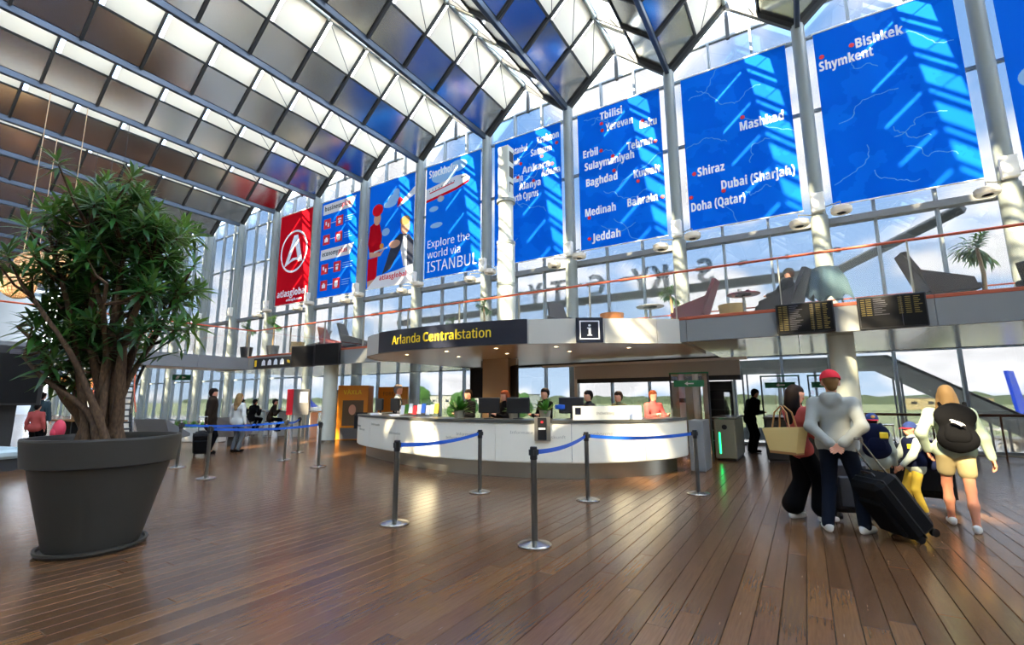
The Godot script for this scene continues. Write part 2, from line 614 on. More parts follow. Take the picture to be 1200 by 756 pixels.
# ---------------------------------------------------------------- roof
func roof() -> void:
	var hx := BAY * 0.5
	var rise := RIDGE - VALLEY
	var sl := sqrt(hx * hx + rise * rise)
	# slope point: side -1 is the half that falls to the left valley, +1 the one to the right; t 0 valley, 1 ridge; off = below the skin
	var sp := func(side: int, t: float, z: float, off := 0.0) -> Vector3:
		var p := Vector3(side * hx * (1.0 - t), VALLEY + rise * t, z)
		var n := Vector3(-side * rise, -hx, 0).normalized()
		return p + n * off
	var slab := func(q: G, side: int, t0: float, t1: float, z0: float, z1: float, o0: float, o1: float) -> void:
		var lo := [sp.call(side, t0, z0, o1), sp.call(side, t0, z1, o1), sp.call(side, t1, z1, o1), sp.call(side, t1, z0, o1)]
		var hi := [sp.call(side, t0, z0, o0), sp.call(side, t0, z1, o0), sp.call(side, t1, z1, o0), sp.call(side, t1, z0, o0)]
		if side < 0:
			q.hexa(lo + hi)
		else:
			q.hexa([lo[3], lo[2], lo[1], lo[0], hi[3], hi[2], hi[1], hi[0]])
	var zs := [ZF + 0.02]
	var z := -14.93
	while z < REAR:
		zs.append(z)
		z += PURLIN
	zs.append(REAR + 0.1)
	# shared shapes, one set for the deeper end cell and one for the rest
	var kit := func(l: float) -> Dictionary:
		var d := {}
		for nm in ["ll", "lu", "ls", "ru", "rb", "rl", "raft_l", "raft_r"]:
			d[nm] = g()
		slab.call(d.ll, -1, 0.03, 0.49, 0.035, l - 0.035, 0.0, 0.03)
		slab.call(d.rl, 1, 0.03, 0.49, 0.035, l - 0.035, 0.0, 0.03)
		slab.call(d.lu, -1, 0.51, 0.975, 0.035, l - 0.20, 0.0, 0.02)
		slab.call(d.ls, -1, 0.51, 0.975, l - 0.20, l - 0.035, 0.0, 0.012)
		slab.call(d.ru, 1, 0.51, 0.975, 0.035, l - 0.035, 0.0, 0.012)
		slab.call(d.rb, 1, 0.515, 0.97, l - 0.62, l - 0.34, 0.013, 0.035)
		slab.call(d.raft_l, -1, 0.02, 0.99, -0.042, 0.042, -0.02, 0.13)
		slab.call(d.raft_r, 1, 0.02, 0.99, -0.042, 0.042, -0.02, 0.13)
		for nm in d:
			d[nm] = d[nm].mesh()
		return d
	var kit0: Dictionary = kit.call(zs[1] - zs[0])
	var kit1: Dictionary = kit.call(PURLIN)
	var kitn: Dictionary = kit.call(zs[-1] - zs[-2])
	var length: float = zs[-1] - zs[0]
	var mid: float = (zs[-1] + zs[0]) * 0.5
	var valley_shape := g().bevel(Vector3(0, VALLEY - 0.10, mid), Vector3(0.15, 0.26, length), 0.02)
	valley_shape.box(Vector3(0, VALLEY + 0.15, mid), Vector3(0.26, 0.10, length))
	var valley_mesh := valley_shape.mesh()
	var ridge_mesh := g().tube([Vector3(0, RIDGE - 0.12, zs[0]), Vector3(0, RIDGE - 0.12, zs[-1])], 0.075, 8).mesh()
	var cap_mesh := g().box(Vector3(0, RIDGE + 0.02, mid), Vector3(0.20, 0.05, length)).mesh()
	var pur := g()
	slab.call(pur, -1, 0.486, 0.514, zs[0], zs[-1], -0.01, 0.07)
	slab.call(pur, 1, 0.486, 0.514, zs[0], zs[-1], -0.01, 0.07)
	var pur_mesh := pur.mesh()
	var node_mesh := g().ball(Vector3(0, RIDGE - 0.14, 0), Vector3(0.12, 0.10, 0.12), 8, 6).mesh()
	var rod := g()
	for j in 4:
		rod.tube([sp.call(-1, 0.95, zs[j + 1], 0.16), sp.call(-1, 0.52, zs[j], 0.14)], 0.014, 5, false)
		rod.tube([sp.call(1, 0.95, zs[j + 1], 0.16), sp.call(1, 0.52, zs[j], 0.14)], 0.014, 5, false)
	var rod_mesh := rod.mesh()
	for k in range(-4, 19):
		var bx := X0 - BAY * k - hx      # ridge of the bay left of column k
		var o := structure("ceiling", Vector3(bx, 0, 0), "folded roof bay of mirror, cream and glass panels")
		part(o, "valley_beam", valley_mesh, M.beam_steel, Vector3(hx, 0, 0))
		part(o, "ridge_tube", ridge_mesh, M.column_paint)
		part(o, "ridge_cap", cap_mesh, M.rafter_steel)
		part(o, "mid_purlins", pur_mesh, M.rafter_steel)
		if k < 8:
			part(o, "bracing_rods", rod_mesh, M.rafter_steel)
		var last := zs.size() - 1
		for j in last:
			var kt: Dictionary = kit0 if j == 0 else (kitn if j == last - 1 else kit1)
			var at := Vector3(0, 0, zs[j])
			part(o, "mirror_panel", kt.ll, M.mirror_panel, at)
			part(o, "cream_panel", kt.lu, M.cream_panel, at)
			part(o, "glass_strip", kt.ls, M.roof_glass, at)
			part(o, "glass_pane", kt.ru, M.roof_glass, at)
			part(o, "blind_strip", kt.rb, M.infill, at)
			part(o, "mirror_panel", kt.rl, M.mirror_panel, at)
			part(o, "rafter", kt.raft_l, M.rafter_steel, at)
			part(o, "rafter", kt.raft_r, M.rafter_steel, at)
			if k < 8 and j < 9 and j > 0:
				part(o, "node_ball", node_mesh, M.column_paint, at)

# ---------------------------------------------------------------- facade
func facade() -> void:
	var o := structure("window_1", Vector3(), "tall glazed facade of the hall")
	var zg := ZF - 0.42
	var rows := [[-0.6, 2.80], [2.9, 6.85], [7.05, 10.84], [10.92, 13.54], [13.62, 14.70]]
	var third := BAY / 3.0
	var pane_shapes := []
	for r in rows:
		pane_shapes.append(g().box(Vector3(0, (r[0] + r[1]) * 0.5, 0), Vector3(third - 0.07, r[1] - r[0], 0.02)).mesh())
	var mull := g().bevel(Vector3(0, 7.05, 0.08), Vector3(0.075, 15.3, 0.20), 0.01).mesh()
	var kmax := 17
	for k in range(-3, kmax):
		var cx := X0 - BAY * k
		for j in 3:
			for r in rows.size():
				part(o, "pane", pane_shapes[r], M.facade_glass, Vector3(cx - third * (j + 0.5), 0, zg))
			part(o, "mullion", mull, M.mullion_paint, Vector3(cx - third * j, 0, zg))
	var x1 := X0 + BAY * 3.0
	var x2 := X0 - BAY * kmax
	var L := x1 - x2
	for y in [[-0.02, 0.10], [2.80, 0.10], [10.84, 0.08], [13.54, 0.08], [14.70, 0.07]]:
		part(o, "transom", g().box(Vector3((x1 + x2) * 0.5, y[0] + y[1] * 0.5, zg + 0.04), Vector3(L, y[1], 0.14)), M.mullion_paint)
	part(o, "edge_beam", g().bevel(Vector3((x1 + x2) * 0.5, 6.95, zg + 0.12), Vector3(L, 0.22, 0.3), 0.02), M.grey_paint)
	# gable infills under the folds, with a central post, and the raking gable members
	var hx := BAY * 0.5
	var poly := PackedVector2Array([Vector2(-hx + 0.05, 14.0), Vector2(hx - 0.05, 14.0), Vector2(0, RIDGE - 0.1)])
	var tri_l := PackedVector2Array([Vector2(-1.25, 14.74), Vector2(-0.05, 14.74), Vector2(-0.05, RIDGE - 0.12)])
	var tri_r := PackedVector2Array([Vector2(0.05, 14.74), Vector2(1.25, 14.74), Vector2(0.05, RIDGE - 0.12)])
	var ml := g().plate(tri_l, -0.02, 0.02).mesh()
	var mr := g().plate(tri_r, -0.02, 0.02).mesh()
	var rake := g()
	for s in [-1.0, 1.0]:
		var a := Vector3(s * hx, VALLEY - 0.12, 0)
		var b := Vector3(0, RIDGE - 0.12, 0)
		var d := (b - a).normalized()
		var n := Vector3(-d.y, d.x, 0)
		rake.box((a + b) * 0.5, Vector3(a.distance_to(b) + 0.1, 0.20, 0.18), Basis(d, n, d.cross(n)))
	var rake_mesh := rake.mesh()
	var post := g().box(Vector3(0, (14.7 + RIDGE) * 0.5 - 0.1, 0), Vector3(0.12, RIDGE - 14.7, 0.12)).mesh()
	for k in range(-3, kmax):
		var bx := X0 - BAY * k - hx
		part(o, "gable_panel", ml, M.cream_panel, Vector3(bx, 0, zg))
		part(o, "gable_panel", mr, M.cream_panel, Vector3(bx, 0, zg))
		part(o, "gable_rafter", rake_mesh, M.rafter_steel, Vector3(bx, 0, ZF + 0.02))
		part(o, "gable_post", post, M.rafter_steel, Vector3(bx, 0, zg + 0.1))
	# columns with a junction box where the lower half is sleeved
	var col := g().tube([Vector3(0, 0, 0), Vector3(0, VALLEY - 0.05, 0)], 0.195, 20)
	var col_mesh := col.mesh()
	var sleeve := g().lathe([[0.0, 3.2], [0.24, 3.2], [0.24, 7.1], [0.196, 7.16]], 20).mesh()
	var boxm := g().bevel(Vector3(0, 7.5, 0.24), Vector3(0.34, 0.6, 0.2), 0.02).mesh()
	for k in range(-2, kmax + 1):
		var c := structure("trim_1" if k == -2 else "trim_1", Vector3(X0 - BAY * k, 0, ZF), "round grey roof column in front of the glazing")
		part(c, "shaft", col_mesh, M.column_paint)
		part(c, "sleeve", sleeve, M.column_paint)
		part(c, "junction_box", boxm, M.white_paint)

func walls() -> void:
	var o := structure("wall_rear", Vector3(), "plain wall behind the hall")
	part(o, "panel", g().box(Vector3(-30, 7.2, REAR + 0.25), Vector3(96, 17.4, 0.3)), M.wall_paint)
	o = structure("wall_right", Vector3(), "plain end wall")
	part(o, "panel", g().box(Vector3(17.2, 7.2, -2.0), Vector3(0.3, 17.4, 31)), M.wall_paint)
	o = structure("wall_left", Vector3(), "grey end wall far along the hall")
	part(o, "panel", g().box(Vector3(-76.0, 7.2, -2.0), Vector3(0.3, 17.4, 31)), M.grey_paint)

# ---------------------------------------------------------------- curves and lettering
func spline(pts: Array, step := 0.15) -> PackedVector2Array:
	var out := PackedVector2Array()
	for i in pts.size() - 1:
		var a: Vector2 = pts[maxi(i - 1, 0)]
		var b: Vector2 = pts[i]
		var c: Vector2 = pts[i + 1]
		var d: Vector2 = pts[mini(i + 2, pts.size() - 1)]
		var n := maxi(2, int(b.distance_to(c) / step))
		for k in n:
			out.append(b.cubic_interpolate(c, a, d, float(k) / n))
	out.append(pts[-1])
	return out

func arc_at(line: PackedVector2Array, s: float) -> Array:   # [point, tangent]
	var left := s
	for i in line.size() - 1:
		var l := line[i].distance_to(line[i + 1])
		if left <= l or i == line.size() - 2:
			var t := (line[i + 1] - line[i]).normalized()
			return [line[i] + t * left, t]
		left -= l
	return [line[0], Vector2.RIGHT]

func arc_length(line: PackedVector2Array) -> float:
	var s := 0.0
	for i in line.size() - 1:
		s += line[i].distance_to(line[i + 1])
	return s

func arc_where_x(line: PackedVector2Array, x: float) -> float:
	var s := 0.0
	for i in line.size() - 1:
		if (line[i].x - x) * (line[i + 1].x - x) <= 0.0:
			return s + line[i].distance_to(line[i + 1]) * absf((x - line[i].x) / maxf(absf(line[i + 1].x - line[i].x), 1e-6))
		s += line[i].distance_to(line[i + 1])
	return s

# wall that follows the line from s0 to s1; the line runs left to right seen from the hall, offsets count outwards
func curved(q: G, line: PackedVector2Array, s0: float, s1: float, y0: float, y1: float, o0: float, o1: float, step := 0.2) -> G:
	var n := maxi(1, int(ceil((s1 - s0) / step)))
	var pt := func(s: float, o: float, y: float) -> Vector3:
		var a := arc_at(line, s)
		var p: Vector2 = a[0] + Vector2(-a[1].y, a[1].x) * o
		return Vector3(p.x, y, p.y)
	var front := [[], []]
	var back := [[], []]
	var top := [[], []]
	var low := [[], []]
	for i in n + 1:
		var s := lerpf(s0, s1, float(i) / n)
		front[0].append(pt.call(s, o1, y0))
		front[1].append(pt.call(s, o1, y1))
		back[0].append(pt.call(s, o0, y1))
		back[1].append(pt.call(s, o0, y0))
		top[0].append(pt.call(s, o1, y1))
		top[1].append(pt.call(s, o0, y1))
		low[0].append(pt.call(s, o0, y0))
		low[1].append(pt.call(s, o1, y0))
	q.sheet(front).sheet(back).sheet(top).sheet(low)
	for s in [s0, s1]:
		var a: Vector3 = pt.call(s, o0, y0)
		var b: Vector3 = pt.call(s, o1, y0)
		var c: Vector3 = pt.call(s, o1, y1)
		var d: Vector3 = pt.call(s, o0, y1)
		if s == s0:
			q.quad(a, b, c, d)
		else:
			q.quad(b, a, d, c)
	return q

var fonts := {}
func font(bold: float, face := "Droid Sans") -> Font:
	var key := face + str(bold)
	if not fonts.has(key):
		var f := SystemFont.new()
		f.font_names = PackedStringArray([face])
		f.font_weight = 700 if bold > 0.35 else 400
		fonts[key] = f
	return fonts[key]

# lettering with its baseline start at the origin, reading along +x, facing +z; h is the height of a capital
func letters(s: String, h: float, bold := 0.0, narrow := 1.0, depth := 0.012, slant := 0.0, face := "Droid Sans") -> ArrayMesh:
	var t := TextMesh.new()
	t.text = s
	t.font = font(bold, face)
	t.font_size = 64
	t.pixel_size = h / 46.0
	t.depth = depth
	t.curve_step = 2.0
	t.horizontal_alignment = HORIZONTAL_ALIGNMENT_LEFT
	t.vertical_alignment = VERTICAL_ALIGNMENT_BOTTOM
	var a := t.get_mesh_arrays()
	var v: PackedVector3Array = a[Mesh.ARRAY_VERTEX]
	var lo := INF
	for p in v:
		lo = minf(lo, p.x)
	var drop := t.pixel_size * t.font.get_descent(64)
	for i in v.size():
		v[i] = Vector3((v[i].x - lo) * narrow + slant * (v[i].y - drop), v[i].y - drop, v[i].z + depth * 0.5)
	a[Mesh.ARRAY_VERTEX] = v
	var m := ArrayMesh.new()
	if bold > 0.8:      # extra heavy: a second strike a little to the side
		var st := SurfaceTool.new()
		var one := ArrayMesh.new()
		one.add_surface_from_arrays(Mesh.PRIMITIVE_TRIANGLES, a)
		st.append_from(one, 0, Transform3D())
		st.append_from(one, 0, Transform3D(Basis(), Vector3(h * 0.05, 0, 0.0004)))
		st.append_from(one, 0, Transform3D(Basis(), Vector3(h * 0.025, h * 0.025, 0.0002)))
		return st.commit()
	m.add_surface_from_arrays(Mesh.PRIMITIVE_TRIANGLES, a)
	return m

func width_of(m: ArrayMesh) -> float:
	return m.get_aabb().end.x

# the same lettering laid along a curved wall
func letters_on(line: PackedVector2Array, m: ArrayMesh, s0: float, y: float, off: float) -> ArrayMesh:
	var a := m.surface_get_arrays(0)
	var v: PackedVector3Array = a[Mesh.ARRAY_VERTEX]
	var nn: PackedVector3Array = a[Mesh.ARRAY_NORMAL]
	for i in v.size():
		var c := arc_at(line, s0 + v[i].x)
		var out := Vector2(-c[1].y, c[1].x)
		var p: Vector2 = c[0] + out * (off + v[i].z)
		v[i] = Vector3(p.x, y + v[i].y, p.y)
		nn[i] = Vector3(c[1].x * nn[i].x + out.x * nn[i].z, nn[i].y, c[1].y * nn[i].x + out.y * nn[i].z)
	a[Mesh.ARRAY_VERTEX] = v
	a[Mesh.ARRAY_NORMAL] = nn
	var r := ArrayMesh.new()
	r.add_surface_from_arrays(Mesh.PRIMITIVE_TRIANGLES, a)
	return r

# ---------------------------------------------------------------- mezzanine
var canopy_line: PackedVector2Array

func mezzanine() -> void:
	var edge := -11.0
	canopy_line = spline([Vector2(-11.6, -10.95), Vector2(-11.25, -10.0), Vector2(-10.55, -9.25), Vector2(-9.65, -8.88), Vector2(-8.5, -8.74), Vector2(-7.39, -8.76), Vector2(-6.2, -8.90), Vector2(-5.2, -9.17), Vector2(-4.18, -9.67), Vector2(-3.22, -10.30), Vector2(-2.30, -11.0)])
	var o := structure("floor", Vector3(), "mezzanine slab with grey fascia along its edge")
	var poly := PackedVector2Array([Vector2(17, edge)])
	for i in range(canopy_line.size() - 1, -1, -1):
		poly.append(canopy_line[i])
	poly.append_array(PackedVector2Array([Vector2(-19.9, edge), Vector2(-19.9, -3.0), Vector2(-22.6, -3.0), Vector2(-22.6, -16.2), Vector2(17, -16.2)]))
	var inner := PackedVector2Array([Vector2(17, edge - 0.05)])
	part(o, "slab", g().prism(poly, SOFFIT + 0.06, MEZZ - 0.02), M.soffit_white)
	# soffit lining panels, mirror bright, along the straight runs; satin under the round canopy
	for run in [[17.0, -2.2], [-11.7, -22.6]]:
		var x: float = run[0]
		while x > run[1] + 0.1:
			var x2: float = maxf(x - 2.1275, run[1])
			part(o, "soffit_panel", g().box(Vector3((x + x2) * 0.5, SOFFIT + 0.02, (edge - 16.2) * 0.5), Vector3(x - x2 - 0.012, 0.04, absf(edge + 16.2) - 0.04)), M.soffit_metal)
			x = x2
	part(o, "back_beam", g().box(Vector3(-2.8, SOFFIT + 0.1, -16.15), Vector3(39.6, 0.22, 0.12)), M.dark_paint)
	# straight fascia in panels with an oiled wood strip on top
	for run in [[17.0, -2.30], [-11.6, -19.9]]:
		var x: float = run[0]
		while x > run[1] + 0.05:
			var x2: float = maxf(x - 2.1275, run[1])
			part(o, "fascia_panel", g().bevel(Vector3((x + x2) * 0.5, (SOFFIT + MEZZ) * 0.5, edge + 0.03), Vector3(x - x2 - 0.006, MEZZ - SOFFIT, 0.06), 0.004), M.fascia_paint)
			part(o, "wood_strip", g().bevel(Vector3((x + x2) * 0.5, MEZZ + 0.03, edge + 0.0), Vector3(x - x2, 0.07, 0.14), 0.01), M.trim_wood)
			x = x2
	var zz := edge
	while zz < -3.05:
		var z2 := minf(zz + 2.0, -3.0)
		part(o, "fascia_panel", g().bevel(Vector3(-19.87, (SOFFIT + MEZZ) * 0.5, (zz + z2) * 0.5), Vector3(0.06, MEZZ - SOFFIT, z2 - zz - 0.006), 0.004), M.grey_paint)
		zz = z2
	# the round canopy over the desk
	var L := arc_length(canopy_line)
	var marks := [0.0]
	for xm in [-10.6, -9.68, -5.22]:
		marks.append(arc_where_x(canopy_line, xm))
	for xm in [-3.72, -2.75]:
		marks.append(arc_where_x(canopy_line, xm))
	marks.append(L)
	for i in marks.size() - 1:
		part(o, "canopy_fascia_panel", curved(g(), canopy_line, marks[i] + 0.004, marks[i + 1] - 0.004, SOFFIT - 0.03, MEZZ + 0.03, -0.02, 0.05), M.fascia_light)
	var rim := PackedVector2Array()
	for i in canopy_line.size():
		rim.append(canopy_line[i])
	part(o, "canopy_ceiling", g().prism(PackedVector2Array(Array(rim) + [Vector2(-2.3, -14.2), Vector2(-11.6, -14.2)]), SOFFIT - 0.01, SOFFIT + 0.055), M.soffit_white)
	# balustrade: steel posts, glass panes and a copper coloured handrail
	var r := thing("balustrade", "glass balustrade with slim copper handrail along the mezzanine edge", "railing", Vector3(0, MEZZ + 0.06, edge - 0.12))
	part(r, "handrail", g().tube([Vector3(17, 1.11, 0), Vector3(-19.7, 1.11, 0), Vector3(-19.85, 1.11, 0.15), Vector3(-19.95, 1.11, 8.0)], 0.028, 8), M.rail_copper)
	var pane := g().box(Vector3(0, 0.53, 0), Vector3(2.08, 0.96, 0.012)).mesh()
	var post := g().box(Vector3(0, 0.55, 0), Vector3(0.025, 1.1, 0.05)).mesh()
	for i in 17:
		var x := 15.7 - 2.1275 * i
		part(r, "pane", pane, M.screen_glass, Vector3(x, 0, 0))
		part(r, "post", post, M.steel_dull, Vector3(x + 1.064, 0, 0))
	for i in 3:
		part(r, "side_pane", g().box(Vector3(-19.95, 0.53, 1.2 + 2.1 * i), Vector3(0.012, 0.96, 2.05)), M.screen_glass)
		part(r, "post", post, M.steel_dull, Vector3(-19.95, 0, 0.15 + 2.1 * i))
	var r2 := thing("back_rail", "thin double rail along the mezzanine's glazed rear edge", "railing", Vector3(0, MEZZ, -16.0))
	part(r2, "top_rail", g().tube([Vector3(16.5, 1.0, 0), Vector3(-22, 1.0, 0)], 0.022, 6), M.rail_copper)
	part(r2, "lower_rail", g().tube([Vector3(16.5, 0.5, 0), Vector3(-22, 0.5, 0)], 0.014, 6), M.steel_dull)
	for i in 19:
		part(r2, "post", g().tube([Vector3(16.4 - 2.1275 * i, -0.02, 0), Vector3(16.4 - 2.1275 * i, 1.0, 0)], 0.016, 6), M.steel_dull)
	# round columns carrying the mezzanine edge
	for c in [[0.72, -11.75, 0.225], [-14.75, -11.2, 0.25], [13.0, -11.75, 0.225]]:
		var t := structure("trim_2", Vector3(c[0], 0, c[1]), "thick round pale column under the mezzanine")
		part(t, "shaft", g().tube([Vector3(0, 0, 0), Vector3(0, SOFFIT, 0)], c[2], 24), M.column_pale)
		part(t, "base_ring", g().lathe([[c[2] + 0.02, 0.0], [c[2] + 0.02, 0.08], [c[2], 0.085]], 24), M.steel)
	# air supply tower standing on the mezzanine
	var a := thing("air_tower", "tall pale ventilation tower with slotted outlet head", "air duct", Vector3(-7.95, MEZZ, -12.5))
	part(a, "lower_pipe", g().tube([Vector3(0, 0, 0), Vector3(0, 3.3, 0)], 0.29, 24), M.column_pale)
	part(a, "upper_pipe", g().tube([Vector3(0, 3.3, 0), Vector3(0, 5.3, 0)], 0.245, 24), M.column_pale)
	for y in [1.9, 3.3, 4.75]:
		part(a, "collar", g().lathe([[0.25, y - 0.05], [0.31, y - 0.05], [0.31, y + 0.05], [0.25, y + 0.05]], 24), M.column_paint)
	var head := part(a, "outlet_head", g().bevel(Vector3(0, 5.75, 0), Vector3(0.42, 1.9, 0.36), 0.03), M.column_pale)
	for s in [-1, 1]:
		for j in 3:
			part(head, "slot", g().box(Vector3(s * 0.215, 5.2 + 0.55 * j, 0.0), Vector3(0.02, 0.36, 0.22)), M.dark_paint)
	# drum shaped lamps in pairs on the roof columns
	var pair := [null, null]
	var near_banner := ["script banner", "two-city map banner", "four-city map banner", "eleven-city map banner", "map banner behind the tower", "slogan banner", "cabin crew banner", "service list banner", "red emblem banner", "bare far glazing"]
	for k in range(-1, 8):
		for e in 2:
			var side := -1.0 if e == 0 else 1.0
			var at := Vector3(X0 - BAY * k + side * 0.55, 6.95 + side * 0.1, -16.55)
			var text: String = "drum lamp under the %s, beside the %s" % ([near_banner[k + 2], near_banner[k + 1]] if e == 0 else [near_banner[k + 1], near_banner[k + 2]])
			if pair[e] != null:
				copy(pair[e], at, 0.0, text)
				continue
			var dl := thing("drum_lamp", text, "lamp", at, 0.0, "drum lamps beside the roof columns")
			part(dl, "shade", g().lathe([[0.0, -0.09], [0.24, -0.09], [0.27, -0.05], [0.27, 0.07], [0.24, 0.1], [0.0, 0.1]], 20), M.drum)
			part(dl, "arm", g().tube([Vector3(0, 0.1, 0), Vector3(0, 0.28, 0), Vector3(-side * 0.45, 0.3, -0.35)], 0.018, 6), M.steel_dull)
			pair[e] = dl
	# downlights set in the canopy ceiling
	var spot_lamp: Node3D = null
	for p in [Vector2(-9.4, -9.6), Vector2(-7.9, -9.5), Vector2(-6.4, -9.6), Vector2(-5.0, -10.1), Vector2(-8.6, -10.9), Vector2(-6.9, -10.9), Vector2(-5.2, -11.3), Vector2(-3.6, -11.3)]:
		var at := Vector3(p.x, SOFFIT - 0.012, p.y)
		if spot_lamp == null:
			spot_lamp = thing("downlight", "small round downlight recessed in the canopy ceiling", "lamp", at, 0.0, "downlights in the canopy ceiling")
			part(spot_lamp, "ring", g().lathe([[0.05, -0.004], [0.085, -0.004], [0.085, 0.003], [0.05, 0.003]], 20), M.steel)
			part(spot_lamp, "lens", g().lathe([[0.0, 0.0], [0.055, 0.0]], 20), M.lamp_lens)
		else:
			copy(spot_lamp, at)
		var sp := SpotLight3D.new()
		sp.name = "downlight_beam"
		sp.light_color = Color(1.0, 0.86, 0.66)
		sp.light_energy = 1.2
		sp.light_size = 0.05
		sp.spot_angle = 55.0
		sp.spot_range = 40.0
		sp.shadow_enabled = true
		sp.position = at - Vector3(0, 0.03, 0)
		sp.rotation.x = -PI / 2
		add_child(sp, true)
	mezzanine_signs()

func mezzanine_signs() -> void:
	# name board on the canopy
	var s0 := arc_where_x(canopy_line, -9.66)
	var s1 := arc_where_x(canopy_line, -5.24)
	var o := thing("name_board", "curved navy board with yellow lettering on the canopy edge", "sign", Vector3())
	part(o, "board", curved(g(), canopy_line, s0, s1, SOFFIT - 0.02, MEZZ + 0.04, 0.055, 0.085), M.navy)
	var t1 := letters("Arlanda ", 0.225, 0.3, 0.94)
	var t2 := letters("Central", 0.225, 0.75, 0.94)
	var t3 := letters("station", 0.225, 0.2, 0.94)
	var at := s0 + 0.62
	for t in [[t1, 1.20], [t2, 1.03], [t3, 1.05]]:
		part(o, "lettering", letters_on(canopy_line, t[0], at, SOFFIT + 0.16, 0.087), M.sign_yellow)
		at += width_of(t[0]) + (0.10 if t[0] == t1 else 0.015)
	# information symbol
	var si := arc_where_x(canopy_line, -4.27)
	o = thing("information_sign", "square navy sign with a white letter i in a frame", "sign", Vector3())
	part(o, "board", curved(g(), canopy_line, si, si + 0.60, SOFFIT - 0.02, MEZZ + 0.04, 0.055, 0.10), M.navy)
	var fr := g()
	for q in [[0.08, 0.52, 0.05, 0.075], [0.08, 0.52, 0.445, 0.47], [0.08, 0.105, 0.05, 0.47], [0.495, 0.52, 0.05, 0.47]]:
		curved(fr, canopy_line, si + q[0], si + q[1], SOFFIT + q[2], SOFFIT + q[3], 0.10, 0.106)
	part(o, "frame", fr, M.sign_white)
	var im := letters("i", 0.24, 0.4, 1.0, 0.01, 0.0, "Droid Serif")
	part(o, "lettering", letters_on(canopy_line, im, si + 0.30 - width_of(im) * 0.5, SOFFIT + 0.13, 0.102), M.sign_white)
	# departure boards hung on the fascia
	for b in [[-0.37, 0.98, 2.76, 3.37, "black departure board with yellow rows hung beside the pale column"], [0.98, 1.0, 2.75, 3.36, "black departure board whose lower third is blank, above the travellers"]]:
		var w: float = b[1]
		var h: float = b[3] - b[2]
		o = thing("departure_board", b[4], "screen", Vector3(b[0], b[2], -10.86))
		part(o, "casing", g().bevel(Vector3(w * 0.5, h * 0.5, 0), Vector3(w, h, 0.09), 0.01), M.black_plastic)
		part(o, "screen", g().box(Vector3(w * 0.5, h * 0.5, 0.047), Vector3(w - 0.05, h - 0.05, 0.006)), M.screen_dark)
		var rows := 14
		var full := 14 if b[0] < 0 else 9
		var q := g()
		var wq := g()
		for i in full:
			var y := h - 0.06 - (h - 0.1) * i / rows
			for seg in [[0.05, 0.11], [0.13, 0.21], [0.24, 0.24 + 0.1 + 0.14 * rng.randf()], [0.60, 0.66], [0.70, 0.78], [0.82, 0.82 + 0.08 * rng.randf() + 0.04]]:
				(wq if seg[0] == 0.24 else q).box(Vector3((seg[0] + seg[1]) * 0.5 * w, y, 0.052), Vector3((seg[1] - seg[0]) * w, 0.012, 0.003))
		part(o, "yellow_rows", q, M.board_yellow).set_meta("kind", "stuff")
		part(o, "white_rows", wq, M.board_grey).set_meta("kind", "stuff")
		part(o, "divider", g().box(Vector3(w * 0.64, h * 0.5, 0.051), Vector3(0.008, h - 0.06, 0.003)), M.board_grey)

